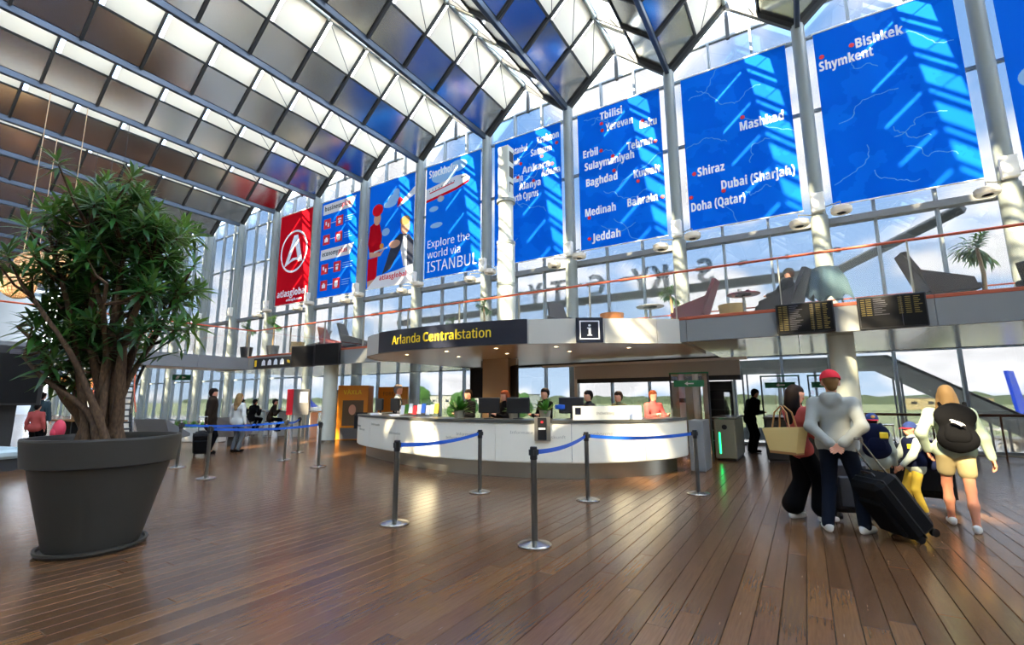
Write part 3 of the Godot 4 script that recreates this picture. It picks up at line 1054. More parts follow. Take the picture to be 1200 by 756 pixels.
# ---------------------------------------------------------------- outside
func outside() -> void:
	var gnd := structure("ground", Vector3(), "airfield outside the glass")
	part(gnd, "grass_field", g().box(Vector3(0, -5.3, -560), Vector3(2600, 0.4, 1000)), M.field)
	part(gnd, "apron", g().box(Vector3(-30, -5.2, -60), Vector3(420, 0.3, 86)), M.apron)
	# tree line on the horizon
	var n := FastNoiseLite.new()
	n.seed = 5
	n.frequency = 0.02
	var q := g()
	var rows := [[], [], []]
	for i in 261:
		var x := -1300.0 + 10.0 * i
		var h := 8.0 + 3.0 * n.get_noise_1d(x) + 1.2 * sin(i * 2.3) + rng.randf() * 2.0
		rows[0].append(Vector3(x, -5.0, -560))
		rows[1].append(Vector3(x + rng.randf() * 4.0, -5.0 + h * 0.8, -564 - rng.randf() * 3.0))
		rows[2].append(Vector3(x, -5.0 + h, -580))
	q.sheet(rows)
	var t := part(self, "forest", q, M.forest)
	t.set_meta("kind", "stuff")
	t.set_meta("label", "distant dark green forest edge beyond the airfield")
	t.set_meta("category", "trees")
	# low airport buildings
	for b in [[62, -330, 34, 6, 10, M.cream_wall, "long cream airport shed far beyond the grass"], [110, -300, 16, 5, 9, M.white_paint, "small white airport hut beyond the grass"], [-190, -260, 90, 9, 16, M.white_paint, "wide white terminal pier across the apron"]]:
		var o := thing("airport_building", b[6], "building", Vector3(b[0], -5.05, b[1]))
		part(o, "wall", g().box(Vector3(0, b[3] * 0.5, 0), Vector3(b[2], b[3], b[4])), b[5])
		part(o, "roof", g().box(Vector3(0, b[3] + 0.25, 0), Vector3(b[2] + 0.8, 0.5, b[4] + 0.8)), M.grey_paint)
		var nw := int(b[2] / 6.0)
		for i in nw:
			part(o, "window", g().box(Vector3(-b[2] * 0.5 + (i + 0.5) * b[2] / nw, b[3] * 0.6, b[4] * 0.5 + 0.02), Vector3(2.4, 1.4, 0.1)), M.dark_paint)
	# round garden trees seen behind the desk
	for p in [[-57.0, -62.0, 2.6, "round green tree outside the glass left of the staff columns"], [-43.0, -56.0, 2.3, "low round green tree outside, behind the desk plant"], [-35.0, -58.0, 2.2, "bushy green tree outside beside the desk pillar"]]:
		var o := thing("tree", p[3], "tree", Vector3(p[0], -5.05, p[1]))
		part(o, "trunk", g().tube([Vector3(), Vector3(0, 4.6, 0)], [0.22, 0.14], 8), M.bark)
		var c := g()
		for i in 26:
			var d: Vector3 = Vector3(rng.randfn(), rng.randfn() * 0.7, rng.randfn()).normalized() * p[2] * rng.randf_range(0.35, 0.8)
			c.ball(Vector3(0, 5.6, 0) + d, Vector3.ONE * p[2] * rng.randf_range(0.3, 0.5), 8, 6)
		part(o, "crown", c, M.foliage_far)
	# parked aircraft, blue fins
	airliner(Vector3(-96.0, -5.05, -66.0), 0.55, 1.0, "white airliner with a tall blue fin parked beyond the seated people")
	airliner(Vector3(16.5, -5.05, -62.0), -0.5, 0.72, "white airliner whose blue fin shows past the covered walkway")
	# service van on the apron
	for v in [[-46.0, -40.0, "white service van on the apron behind the desk"], [-39.0, -47.0, "second white van farther out on the apron"], [-60.0, -50.0, "white apron van near the round tree"]]:
		var o := thing("service_van", v[2], "van", Vector3(v[0], -5.05, v[1]), 0.3)
		part(o, "body", g().bevel(Vector3(0, 1.15, 0), Vector3(4.6, 1.7, 1.9), 0.2), M.white_paint)
		part(o, "windscreen", g().box(Vector3(2.2, 1.5, 0), Vector3(0.25, 0.6, 1.6)), M.dark_paint)
		for s in [-1, 1]:
			for e in [-1, 1]:
				part(o, "wheel", g().tube([Vector3(e * 1.4, 0.35, s * 0.96 - 0.1), Vector3(e * 1.4, 0.35, s * 0.96 + 0.1)], 0.35, 14), M.black_plastic)
	# outside awning with standing letters, below the banners
	var o := thing("entrance_awning", "glazed awning with steel ribs outside the facade under the banners", "awning", Vector3())
	part(o, "gutter_beam", g().bevel(Vector3(-9.6, 6.03, -20.2), Vector3(22.0, 0.34, 0.3), 0.03), M.fascia_light)
	part(o, "end_beam", g().tube([Vector3(1.4, 6.05, -20.2), Vector3(4.3, 6.85, -17.6)], 0.17, 4), M.fascia_light)
	for i in 16:
		var x := 1.3 - BAY / 3.0 * i
		part(o, "rib", g().box(Vector3(x, 6.48, -18.9), Vector3(0.09, 0.16, 2.75), Basis(Vector3.RIGHT, atan2(0.72, 2.6))), M.fascia_light)
		if i < 15:
			part(o, "pane", g().box(Vector3(x - BAY / 6.0, 6.58, -18.9), Vector3(BAY / 3.0 - 0.1, 0.015, 2.7), Basis(Vector3.RIGHT, atan2(0.72, 2.6))), M.awning_glass)
	# letters read from outside, so mirrored from in here; each stands on the gutter
	o = thing("rooftop_letters", "row of big grey letters standing outside on the awning, seen from behind", "sign", Vector3(0, 6.22, -20.2))
	for c in [["S", -2.75], ["K", -4.55], ["Y", -5.35], ["C", -7.45], ["I", -9.0], ["T", -9.5], ["Y", -10.7]]:
		var m := letters(c[0], 1.0, 1.0, 1.0, 0.08)
		var b := part(o, "letter", m, M.letter_grey, Vector3(c[1], 0, 0))
		b.rotation.y = PI
	# covered walkway sloping down outside at the right
	o = thing("covered_walkway", "grey covered walkway sloping down outside the right windows", "walkway", Vector3())
	var z0 := -22.0
	for s in [0.0, -1.8]:
		var p := PackedVector2Array([Vector2(-2.5, 2.55), Vector2(2.45, 2.55), Vector2(9.5, -1.9), Vector2(9.5, -1.35), Vector2(2.7, 3.05), Vector2(-2.5, 3.05)])
		part(o, "roof_edge", g().plate(p, z0 + s - 0.12, z0 + s), M.fascia_light)
		var f := PackedVector2Array([Vector2(-2.5, -0.2), Vector2(1.2, -0.2), Vector2(9.5, -4.9), Vector2(9.5, -4.5), Vector2(1.3, 0.2), Vector2(-2.5, 0.2)])
		part(o, "floor_edge", g().plate(f, z0 + s - 0.1, z0 + s), M.grey_paint)
		for i in 9:
			var x := -2.2 + 1.3 * i
			var yt := 2.6 if x < 2.5 else 2.6 - (x - 2.5) * 0.631
			part(o, "post", g().box(Vector3(x, yt - 1.3, z0 + s - 0.05), Vector3(0.06, 2.6, 0.06)), M.grey_paint)
	part(o, "roof_sheet", g().hexa([Vector3(2.6, 2.98, z0), Vector3(9.5, -1.42, z0), Vector3(9.5, -1.42, z0 - 1.9), Vector3(2.6, 2.98, z0 - 1.9), Vector3(2.6, 3.06, z0), Vector3(9.5, -1.34, z0), Vector3(9.5, -1.34, z0 - 1.9), Vector3(2.6, 3.06, z0 - 1.9)]), M.fascia_light)

func airliner(at: Vector3, turn: float, k: float, label: String) -> void:
	var o := thing("airliner", label, "aircraft", at, turn)
	var f := g()
	var pts := []
	var rad := []
	for i in 15:
		var t := float(i) / 14.0
		pts.append(Vector3(0, (3.3 + 1.2 * pow(maxf(0.0, 1.0 - t * 3.0), 2.0)) * k, lerpf(0, -34, t) * k))
		rad.append(maxf(0.15, 1.95 * (minf(1.0, pow(t * 3.2, 0.7)) if t < 0.32 else (1.0 if t < 0.88 else sqrt(maxf(0.0, 1.0 - pow((t - 0.88) / 0.12, 2.0)))))) * k)
	f.tube(pts, rad, 16)
	part(o, "fuselage", f, M.white_paint)
	var fin := PackedVector2Array([Vector2(-1.0, 4.8), Vector2(-8.0, 4.9), Vector2(-4.0, 6.3), Vector2(-0.4, 12.4), Vector2(1.9, 12.4)])
	var fm := g().plate(PackedVector2Array([Vector2(1.0 * k, 4.8 * k), Vector2(8.0 * k, 4.9 * k), Vector2(4.0 * k, 6.3 * k), Vector2(0.4 * k, 12.4 * k), Vector2(-1.9 * k, 12.4 * k)]), -0.18 * k, 0.18 * k)
	var fp := part(o, "fin", fm, M.fin_blue)
	fp.rotation.y = PI / 2
	for s in [-1.0, 1.0]:
		part(o, "wing", g().hexa([Vector3(s * 1.5 * k, 2.4 * k, -14 * k), Vector3(s * 15 * k, 3.2 * k, -9.5 * k), Vector3(s * 15 * k, 3.2 * k, -11.0 * k), Vector3(s * 1.5 * k, 2.4 * k, -19.5 * k), Vector3(s * 1.5 * k, 2.9 * k, -14 * k), Vector3(s * 15 * k, 3.4 * k, -9.5 * k), Vector3(s * 15 * k, 3.4 * k, -11.0 * k), Vector3(s * 1.5 * k, 2.9 * k, -19.5 * k)]), M.steel_dull)
		part(o, "tailplane", g().hexa([Vector3(s * 0.6 * k, 4.6 * k, -0.8 * k), Vector3(s * 5.5 * k, 5.0 * k, 0.6 * k), Vector3(s * 5.5 * k, 5.0 * k, -0.6 * k), Vector3(s * 0.6 * k, 4.6 * k, -4.0 * k), Vector3(s * 0.6 * k, 4.85 * k, -0.8 * k), Vector3(s * 5.5 * k, 5.1 * k, 0.6 * k), Vector3(s * 5.5 * k, 5.1 * k, -0.6 * k), Vector3(s * 0.6 * k, 4.85 * k, -4.0 * k)]), M.white_paint)
		part(o, "engine", g().tube([Vector3(s * 5.0 * k, 1.7 * k, -17.5 * k), Vector3(s * 5.0 * k, 1.7 * k, -13.5 * k)], 1.0 * k, 14), M.white_paint)
		part(o, "landing_gear", g().tube([Vector3(s * 2.4 * k, 0.0, -15.5 * k), Vector3(s * 2.4 * k, 2.6 * k, -15.5 * k)], 0.3 * k, 8), M.dark_paint)

# ---------------------------------------------------------------- printed banners
const BW := 3.45
const BH := 6.0

func ink(im: Image, poly: Array, c: Color) -> void:      # poly in metres: u from the middle, v from the bottom
	var p := PackedVector2Array()
	var lo := Vector2(INF, INF)
	var hi := -lo
	for q in poly:
		var s := Vector2((q[0] + BW * 0.5) * 100.0, (BH - q[1]) * 100.0)
		p.append(s)
		lo = lo.min(s)
		hi = hi.max(s)
	for y in range(maxi(0, int(lo.y)), mini(im.get_height(), int(hi.y) + 2)):
		for x in range(maxi(0, int(lo.x)), mini(im.get_width(), int(hi.x) + 2)):
			if Geometry2D.is_point_in_polygon(Vector2(x + 0.5, y + 0.5), p):
				im.set_pixel(x, y, c)

func disc(cx: float, cy: float, rx: float, ry: float, n := 20) -> Array:
	var a := []
	for i in n:
		a.append([cx + cos(TAU * i / n) * rx, cy + sin(TAU * i / n) * ry])
	return a

func stroke(im: Image, pts: Array, c: Color, w := 0.012) -> void:
	for i in pts.size() - 1:
		var a := Vector2(pts[i][0], pts[i][1])
		var b := Vector2(pts[i + 1][0], pts[i + 1][1])
		var n := (b - a).orthogonal().normalized() * w
		ink(im, [[a.x + n.x, a.y + n.y], [b.x + n.x, b.y + n.y], [b.x - n.x, b.y - n.y], [a.x - n.x, a.y - n.y]], c)

func coast(im: Image, a: Vector2, b: Vector2, wob: float, c: Color, rg: RandomNumberGenerator) -> void:
	var pts := [a, b]
	var w := wob
	for k in 4:
		var nx := [pts[0]]
		for i in pts.size() - 1:
			var d: Vector2 = pts[i + 1] - pts[i]
			nx.append((pts[i] + pts[i + 1]) * 0.5 + d.orthogonal().normalized() * rg.randf_range(-w, w))
			nx.append(pts[i + 1])
		pts = nx
		w *= 0.5
	var l := []
	for p in pts:
		l.append([p.x, p.y])
	stroke(im, l, c)

func banner(k: int, im: Image, label: String) -> Node3D:
	var o := thing("banner", label, "banner", Vector3(X0 - BAY * (k - 0.5), 7.45, ZF - 0.12), 0.0, "banners hung in front of the glass")
	var m := mt("banner_print_%d" % k, Color.WHITE, 0.7, 0.0, 0.2)
	m.albedo_color = Color(0.95, 0.95, 0.95)
	m.albedo_texture = ImageTexture.create_from_image(im)
	m.texture_repeat = false
	m.backlight_enabled = true
	m.backlight = Color(1, 1, 1)
	var h := BW * 0.5
	var q := g()
	q.sheet([[Vector3(-h, 0, 0), Vector3(h, 0, 0)], [Vector3(-h, BH, 0), Vector3(h, BH, 0)]])
	part(o, "cloth", q, m)
	part(o, "top_bar", g().tube([Vector3(-h - 0.04, BH + 0.02, 0), Vector3(h + 0.04, BH + 0.02, 0)], 0.03, 8), M.white_paint)
	part(o, "bottom_bar", g().tube([Vector3(-h - 0.02, -0.02, 0), Vector3(h + 0.02, -0.02, 0)], 0.025, 8), M.white_paint)
	return o

func words(o: Node3D, list: Array, h: float, bold: float, m: Material) -> void:
	for t in list:
		var ms := letters(t[0], h if t.size() < 5 else t[4], bold, 1.0, 0.006)
		var w := width_of(ms)
		var p := part(o, "lettering", ms, m, Vector3(t[1], t[2], 0.004))
		p.scale.x = t[3] / w

func banners() -> void:
	var rg := RandomNumberGenerator.new()
	rg.seed = 11
	var blue := Color(0.01, 0.45, 0.97)
	var line := Color(0.42, 0.70, 0.98)
	var land := Color(0.03, 0.49, 1.0)
	var blank := func(c: Color) -> Image:
		var im := Image.create(345, 600, false, Image.FORMAT_RGB8)
		im.fill(c)
		return im
	# --- red emblem banner
	var im: Image = blank.call(Color(0.84, 0.05, 0.13))
	var o := banner(7, im, "red banner with a white letter emblem in a ring")
	var ring := []
	var q := g()
	var rows := [[], []]
	for i in 49:
		var a := TAU * i / 48
		rows[0].append(Vector3(-0.1 + cos(a) * 1.40, 3.4 + sin(a) * 1.40, 0.008))
		rows[1].append(Vector3(-0.1 + cos(a) * 1.27, 3.4 + sin(a) * 1.27, 0.008))
	q.sheet([rows[1], rows[0]])
	part(o, "ring", q, M.print_white)
	var al := g()
	al.plate(PackedVector2Array([Vector2(-0.15, 4.45), Vector2(0.25, 4.45), Vector2(0.85, 2.65), Vector2(0.42, 2.65), Vector2(0.02, 3.85), Vector2(-0.55, 2.75), Vector2(-1.02, 2.45)]), 0.004, 0.012)
	al.plate(PackedVector2Array([Vector2(-1.02, 2.45), Vector2(-0.2, 2.95), Vector2(0.45, 2.95), Vector2(0.75, 2.62), Vector2(0.2, 2.80), Vector2(-0.3, 2.72)]), 0.004, 0.011)
	part(o, "emblem", al, M.print_white)
	words(o, [["atlasglobal", -1.55, 0.50, 3.0, 0.42], ["atlasglb.com", -0.55, 0.18, 1.6, 0.14]], 0.4, 0.4, M.print_white)
	# --- service list banner with red symbol tiles
	im = blank.call(blue)
	for pv in [[5.50, "business"], [2.62, "economy"]]:
		ink(im, [[-1.6, pv[0] - 0.33], [1.0, pv[0] - 0.33], [1.35, pv[0] + 0.33], [-1.6, pv[0] + 0.33]], Color(0.93, 0.93, 0.93))
	for v in [4.55, 3.55, 1.72, 0.72]:
		stroke(im, [[-0.85, v], [-0.35, v]], Color(0.9, 0.93, 1.0), 0.02)
		for s in 3:
			stroke(im, [[0.45, v + 0.14 - 0.14 * s], [0.9 + 0.5 * rg.randf(), v + 0.14 - 0.14 * s]], Color(0.62, 0.82, 1.0), 0.022)
	o = banner(6, im, "blue banner listing services with eight red symbol tiles")
	for i in 8:
		var v: float = [4.55, 3.55, 1.72, 0.72][i / 2]
		var u: float = -1.15 if i % 2 == 0 else -0.02
		var t := part(o, "symbol_tile", g().bevel(Vector3(u, v, 0.006), Vector3(0.62, 0.62, 0.012), 0.005), M.print_red)
		var gl := g()
		match i % 4:
			0:
				gl.box(Vector3(u - 0.1, v + 0.05, 0.014), Vector3(0.12, 0.22, 0.004)).box(Vector3(u + 0.12, v - 0.08, 0.014), Vector3(0.12, 0.22, 0.004))
			1:
				gl.box(Vector3(u, v + 0.1, 0.014), Vector3(0.3, 0.1, 0.004)).box(Vector3(u, v - 0.1, 0.014), Vector3(0.2, 0.18, 0.004))
			2:
				gl.box(Vector3(u, v - 0.05, 0.014), Vector3(0.32, 0.22, 0.004)).box(Vector3(u, v + 0.1, 0.014), Vector3(0.14, 0.08, 0.004))
			3:
				gl.box(Vector3(u, v, 0.014), Vector3(0.3, 0.3, 0.004)).box(Vector3(u, v - 0.2, 0.014), Vector3(0.22, 0.05, 0.004))
		part(t, "glyph", gl, M.print_white)
	words(o, [["business", -1.45, 5.40, 1.55], ["economy", -1.45, 2.52, 1.45]], 0.28, 0.4, M.print_dark)
	words(o, [["plus", 0.14, 5.40, 0.75], ["plus", 0.04, 2.52, 0.75]], 0.28, 0.4, M.print_red)
	# --- cabin crew banner
	im = blank.call(Color(0.03, 0.46, 0.97))
	var cloud := Color(0.62, 0.80, 0.97)
	for d in [[0.15, 4.85, 0.45, 0.28], [-0.1, 4.6, 0.5, 0.2], [0.35, 5.15, 0.25, 0.25], [-0.35, 3.05, 0.3, 0.22]]:
		ink(im, disc(d[0], d[1], d[2], d[3]), cloud)
	ink(im, [[0.5, 4.25], [1.72, 4.75], [1.72, 5.2], [1.2, 4.85], [0.8, 4.62]], Color(0.90, 0.91, 0.93))
	ink(im, [[0.45, 4.3], [0.9, 4.62], [0.65, 4.85], [0.5, 4.75]], Color(0.85, 0.10, 0.15))
	var skin := Color(0.86, 0.66, 0.55)
	ink(im, [[-1.6, 3.6], [-1.25, 3.75], [-0.85, 3.6], [-0.62, 2.9], [-0.75, 1.9], [-1.5, 1.85], [-1.72, 2.6]], Color(0.75, 0.04, 0.12))
	ink(im, [[-1.66, 1.7], [-0.9, 1.75], [-0.95, 0.5], [-1.66, 0.4]], Color(0.80, 0.05, 0.14))
	ink(im, [[-1.66, 0.45], [-1.1, 0.5], [-1.15, -0.1], [-1.6, -0.1]], skin)
	ink(im, disc(-1.05, 3.95, 0.28, 0.38), skin)
	ink(im, disc(-1.05, 4.45, 0.42, 0.36), Color(0.88, 0.08, 0.14))
	ink(im, [[-1.6, 2.1], [-0.7, 1.95], [-0.4, 2.1], [-0.7, 1.75], [-1.55, 1.75]], skin)
	ink(im, [[-1.2, 2.08], [-0.2, 2.2], [-0.2, 2.1], [-1.2, 1.98]], Color(0.75, 0.78, 0.82))
	ink(im, disc(-0.62, 2.3, 0.16, 0.16), Color(0.93, 0.62, 0.30))
	ink(im, [[-0.5, 0.7], [0.2, 2.4], [0.75, 2.75], [1.4, 2.6], [1.72, 2.2], [1.72, 0.6], [1.3, 0.7], [0.8, 1.9], [0.1, 0.9]], Color(0.24, 0.26, 0.32))
	ink(im, [[0.8, 1.9], [1.0, 2.6], [1.25, 2.6], [1.3, 0.9], [1.05, 0.9]], Color(0.85, 0.86, 0.88))
	ink(im, disc(1.1, 3.1, 0.33, 0.45), skin)
	ink(im, disc(1.08, 3.42, 0.36, 0.26), Color(0.72, 0.56, 0.36))
	ink(im, disc(0.35, 2.25, 0.42, 0.22), skin)
	ink(im, [[-1.72, 0.0], [-0.9, 0.65], [0.4, 0.75], [1.72, 0.95], [1.72, 0.0]], Color(0.93, 0.93, 0.94))
	o = banner(5, im, "blue banner picturing a flight attendant in red beside a seated passenger")
	words(o, [["atlasglobal", -0.7, 0.38, 2.0, 0.26]], 0.26, 0.5, M.print_red)
	# --- travel slogan banner with aircraft nose
	im = blank.call(Color(0.03, 0.48, 0.98))
	for d in [[-0.6, 5.3, 0.8, 0.4], [0.3, 5.55, 0.6, 0.3], [-1.2, 3.6, 0.3, 0.14], [-1.0, 2.7, 0.4, 0.14]]:
		ink(im, disc(d[0], d[1], d[2], d[3]), cloud)
	ink(im, [[-1.72, 4.08], [0.2, 4.35], [0.95, 4.55], [1.1, 4.75], [0.85, 4.98], [0.2, 5.05], [-1.72, 4.75]], Color(0.90, 0.91, 0.93))
	ink(im, [[-1.72, 4.02], [0.2, 4.28], [0.98, 4.52], [1.08, 4.66], [0.2, 4.42], [-1.72, 4.16]], Color(0.83, 0.08, 0.14))
	ink(im, [[0.55, 4.82], [0.85, 4.86], [0.8, 4.92], [0.55, 4.9]], Color(0.15, 0.17, 0.2))
	stroke(im, [[-1.5, 4.5], [0.1, 4.72]], Color(0.83, 0.15, 0.2), 0.03)
	for s in 9:
		ink(im, disc(-1.5 + 0.2 * s, 4.62 + 0.022 * s, 0.03, 0.04, 8), Color(0.25, 0.3, 0.4))
	ink(im, disc(-0.75, 4.05, 0.22, 0.16), Color(0.75, 0.77, 0.80))
	o = banner(4, im, "blue banner with an aircraft nose and a slogan in white")
	words(o, [["Stockholm", -1.55, 5.34, 1.85, 0.40]], 0.4, 0.6, M.print_white)
	words(o, [["Explore the", -1.55, 1.56, 2.65, 0.40], ["world via", -1.55, 1.02, 2.1, 0.38], ["ISTANBUL", -1.55, 0.30, 3.1, 0.55]], 0.4, 0.15, M.print_white)
	# --- the four route map banners
	var maps := [
		[3, "blue route map banner half hidden by the pale ventilation tower", [["Istanbul", -0.77, 5.16, 0.82], ["Trabzon", 0.54, 5.31, 1.1], ["Samsun", 0.23, 4.80, 1.05], ["Izmir", -0.84, 4.60, 0.5], ["Ankara", -0.23, 4.08, 1.4], ["Adana", 0.75, 3.69, 0.92], ["Antalya", -0.84, 3.77, 0.65], ["Alanya", -0.39, 3.33, 1.1], ["North Cyprus", -0.91, 2.86, 1.5]], [[-0.29, 4.6], [-0.45, 3.98], [0.36, 3.61], [1.29, 4.16], [1.53, 5.08], [0.79, 4.66]]],
		[2, "blue route map banner with eleven city names, the lowest near its bottom edge", [["Tbilisi", -0.72, 5.45, 0.95], ["Yerevan", -0.49, 4.88, 1.13], ["Baku", 0.91, 4.53, 0.66], ["Tehran", 0.36, 3.78, 1.0], ["Erbil", -1.51, 3.97, 0.65], ["Sulaymaniyah", -1.46, 3.40, 2.09], ["Baghdad", -1.42, 2.68, 1.34], ["Kuwait", 0.58, 2.54, 1.02], ["Medinah", -1.50, 1.40, 1.30], ["Bahrain", 0.27, 1.43, 1.17], ["Jeddah", -1.24, 0.29, 1.19]], [[-0.66, 5.28], [-0.64, 4.97], [1.02, 4.83], [1.47, 3.83], [-0.72, 4.09], [-0.24, 3.72], [-0.21, 3.08], [0.73, 2.38], [-1.33, 1.32], [1.62, 1.53], [-1.35, 0.43]]],
		[1, "blue route map banner with four city names, two of them in brackets", [["Mashhad", 0.14, 3.30, 1.34], ["Shiraz", -1.35, 1.99, 0.90], ["Dubai (Sharjah)", -0.60, 1.30, 2.23], ["Doha (Qatar)", -1.65, 0.70, 1.77]], [[0.25, 3.79], [-1.47, 2.12], [-0.54, 1.24], [-1.63, 1.24]]],
		[0, "blue route map banner with only two city names near its top", [["Bishkek", -0.64, 5.03, 1.18], ["Shymkent", -1.65, 4.61, 1.42]], [[-0.74, 5.18], [-1.55, 5.1]]]]
	for mp in maps:
		im = blank.call(blue)
		var kk: int = mp[0]
		var n := FastNoiseLite.new()
		n.seed = 40 + kk
		n.frequency = 0.006
		for y in 600:
			for x in 345:
				if n.get_noise_2d(x, y) > 0.05:
					im.set_pixel(x, y, land)
		for c in [2, 3, 4, 5, 6, 7, 8, 9]:
			var a := Vector2(rg.randf_range(-1.7, 0.4), rg.randf_range(0.6, 5.8))
			coast(im, a, a + Vector2(rg.randf_range(0.6, 1.8), rg.randf_range(-1.6, 1.2)), 0.35, line, rg)
		o = banner(kk, im, mp[1])
		words(o, mp[2], 0.32, 0.9, M.print_white)
		for d in mp[3]:
			part(o, "red_pin", g().tube([Vector3(d[0], d[1], 0.0), Vector3(d[0], d[1], 0.014)], 0.075, 12), M.print_red)
	# --- last banner, cut by the picture's edge
	im = blank.call(blue)
	for d in [[-1.0, 2.6, 0.55, 0.4], [-0.5, 2.75, 0.7, 0.5], [0.3, 2.5, 0.9, 0.4]]:
		ink(im, disc(d[0], d[1], d[2], d[3]), cloud)
	ink(im, [[-1.0, 1.75], [-0.2, 2.3], [1.72, 2.6], [1.72, 1.9], [0.0, 1.85]], Color(0.90, 0.91, 0.92))
	ink(im, [[-1.05, 1.7], [1.72, 1.8], [1.72, 1.95], [-0.9, 1.85]], Color(0.84, 0.08, 0.14))
	o = banner(-1, im, "blue banner with flowing white script and an aircraft over clouds")
	var sc := g()
	var pts := []
	for i in 30:
		var t := i / 29.0
		pts.append(Vector3(-1.0 + 0.9 * t + 0.22 * sin(t * 9.0), 4.55 + 0.45 * cos(t * 11.0), 0.01))
	sc.tube(pts, 0.035, 5)
	part(o, "script", sc, M.print_white)

# ---------------------------------------------------------------- information desk
var desk_line: PackedVector2Array

func desk() -> void:
	desk_line = spline([Vector2(-11.1, -11.9), Vector2(-11.55, -10.7), Vector2(-11.3, -9.75), Vector2(-10.5, -8.95), Vector2(-9.2, -8.38), Vector2(-7.7, -7.92), Vector2(-6.2, -7.68), Vector2(-4.6, -7.90), Vector2(-3.35, -8.50), Vector2(-2.45, -9.60), Vector2(-2.2, -10.6)])
	var L := arc_length(desk_line)
	var o := thing("information_desk", "long curved white information counter on a steel plinth", "counter", Vector3())
	var n := 9
	for i in n:
		var s0 := L * i / n
		var s1 := L * (i + 1) / n
		part(o, "front_panel", curved(g(), desk_line, s0 + 0.004, s1 - 0.004, 0.33, 1.04, -0.04, 0.0, 0.12), M.desk_white)
	part(o, "plinth", curved(g(), desk_line, 0.0, L, 0.0, 0.33, -0.32, -0.26, 0.12), M.steel_dull)
	part(o, "core", curved(g(), desk_line, 0.0, L, 0.02, 1.04, -0.62, -0.38, 0.2), M.grey_paint)
	part(o, "panel_floor", curved(g(), desk_line, 0.0, L, 0.31, 0.335, -0.40, -0.02, 0.2), M.desk_white)
	part(o, "worktop", curved(g(), desk_line, 0.0, L, 1.045, 1.10, -0.72, 0.02, 0.12), M.desk_top)
	part(o, "end_panel", g().bevel(Vector3(-2.02, 0.52, -10.95), Vector3(0.30, 1.04, 0.75), 0.01), M.grey_paint)
	# pale engraved lines of welcome words, too faint to read
	var lines := [["Informaatio", 0.34, 0.86], ["Informasjon", 0.50, 0.78], ["Information", 0.42, 0.70], ["Informacja", 0.52, 0.86], ["Informations", 0.60, 0.78], ["Informazioni", 0.58, 0.70], ["Informace", 0.69, 0.84], ["Auskunft", 0.74, 0.76], ["Upplysning", 0.80, 0.82], ["Informaci", 0.84, 0.72], ["Information", 0.24, 0.78], ["Informacje", 0.27, 0.70], ["Tietoja", 0.215, 0.86]]
	for t in lines:
		var m := letters(t[0], 0.055, 0.2, 1.3, 0.004)
		part(o, "lettering", letters_on(desk_line, m, L * t[1], t[2], 0.001), M.desk_print)
	# leaflet holder hung on the front
	var sb := arc_where_x(desk_line, -4.42)
	var h := thing("leaflet_holder", "black and silver leaflet holder hung on the white counter front", "holder", Vector3())
	part(h, "frame", curved(g(), desk_line, sb, sb + 0.30, 0.72, 1.16, 0.004, 0.055, 0.1), M.steel_dull)
	part(h, "pocket", curved(g(), desk_line, sb + 0.07, sb + 0.23, 0.74, 1.15, 0.056, 0.085, 0.1), M.black_plastic)
	part(h, "leaflet", curved(g(), desk_line, sb + 0.085, sb + 0.215, 0.93, 0.965, 0.086, 0.09, 0.1), M.print_white)
	part(h, "red_label", curved(g(), desk_line, sb + 0.13, sb + 0.17, 1.05, 1.09, 0.086, 0.09, 0.1), M.print_red)
	sb = arc_where_x(desk_line, -10.95)
	h = thing("hanging_bag", "dark bag hanging over the far end of the counter", "bag", Vector3())
	part(h, "bag_body", curved(g(), desk_line, sb, sb + 0.3, 0.70, 1.06, 0.01, 0.10, 0.1), M.dark_cloth)
	part(h, "strap", curved(g(), desk_line, sb + 0.1, sb + 0.14, 1.05, 1.14, -0.25, 0.06, 0.1), M.dark_cloth)
	# central pillar with wall screens
	var t := structure("wall_pillar", Vector3(-8.1, 0, -12.4), "sand coloured pillar behind the desk")
	part(t, "panel", g().box(Vector3(0, SOFFIT * 0.5, 0), Vector3(0.95, SOFFIT, 0.6)), M.sand_wall)
	var sdef := [[Vector3(-7.42, 2.02, -12.1), -0.75, "large dark screen angled beside the sand coloured pillar"], [Vector3(-8.75, 2.0, -12.3), 0.6, "narrow dark screen on the pillar's other side"]]
	for s in sdef:
		var w := thing("wall_screen", s[2], "screen", s[0], s[1])
		part(w, "casing", g().bevel(Vector3(), Vector3(0.75, 0.95, 0.08), 0.01), M.black_plastic)
		part(w, "screen", g().box(Vector3(0, 0, 0.043), Vector3(0.69, 0.89, 0.006)), M.screen_dark)
		part(w, "bracket", g().tube([Vector3(0, 0, -0.04), Vector3(0, 0.72, -0.10)], 0.025, 6), M.steel_dull)
	# monitors and things on the worktop: [x along the line, inward, turn, label]
	for q in [[-10.1, 0.45, "dark monitor beside the standing clerk"], [-9.2, 0.5, "dark monitor between the clerk and the leaflet rack"], [-5.6, 0.5, "dark monitor next to the sand coloured pillar"], [-4.9, 0.5, "dark monitor left of the leaflet holder"], [-3.75, 0.52, "dark monitor behind the low white notice screen"]]:
		var s := arc_where_x(desk_line, q[0])
		var a := arc_at(desk_line, s)
		var p: Vector2 = a[0] - Vector2(-a[1].y, a[1].x) * q[1]
		var mon := thing("monitor", q[2], "monitor", Vector3(p.x, 1.10, p.y), atan2(-a[1].y, a[1].x), "monitors on the information desk")
		part(mon, "back_shell", g().bevel(Vector3(0, 0.27, 0), Vector3(0.50, 0.32, 0.05), 0.015), M.black_plastic)
		part(mon, "neck", g().tube([Vector3(0, 0.0, -0.03), Vector3(0, 0.2, -0.03)], 0.022, 8), M.dark_paint)
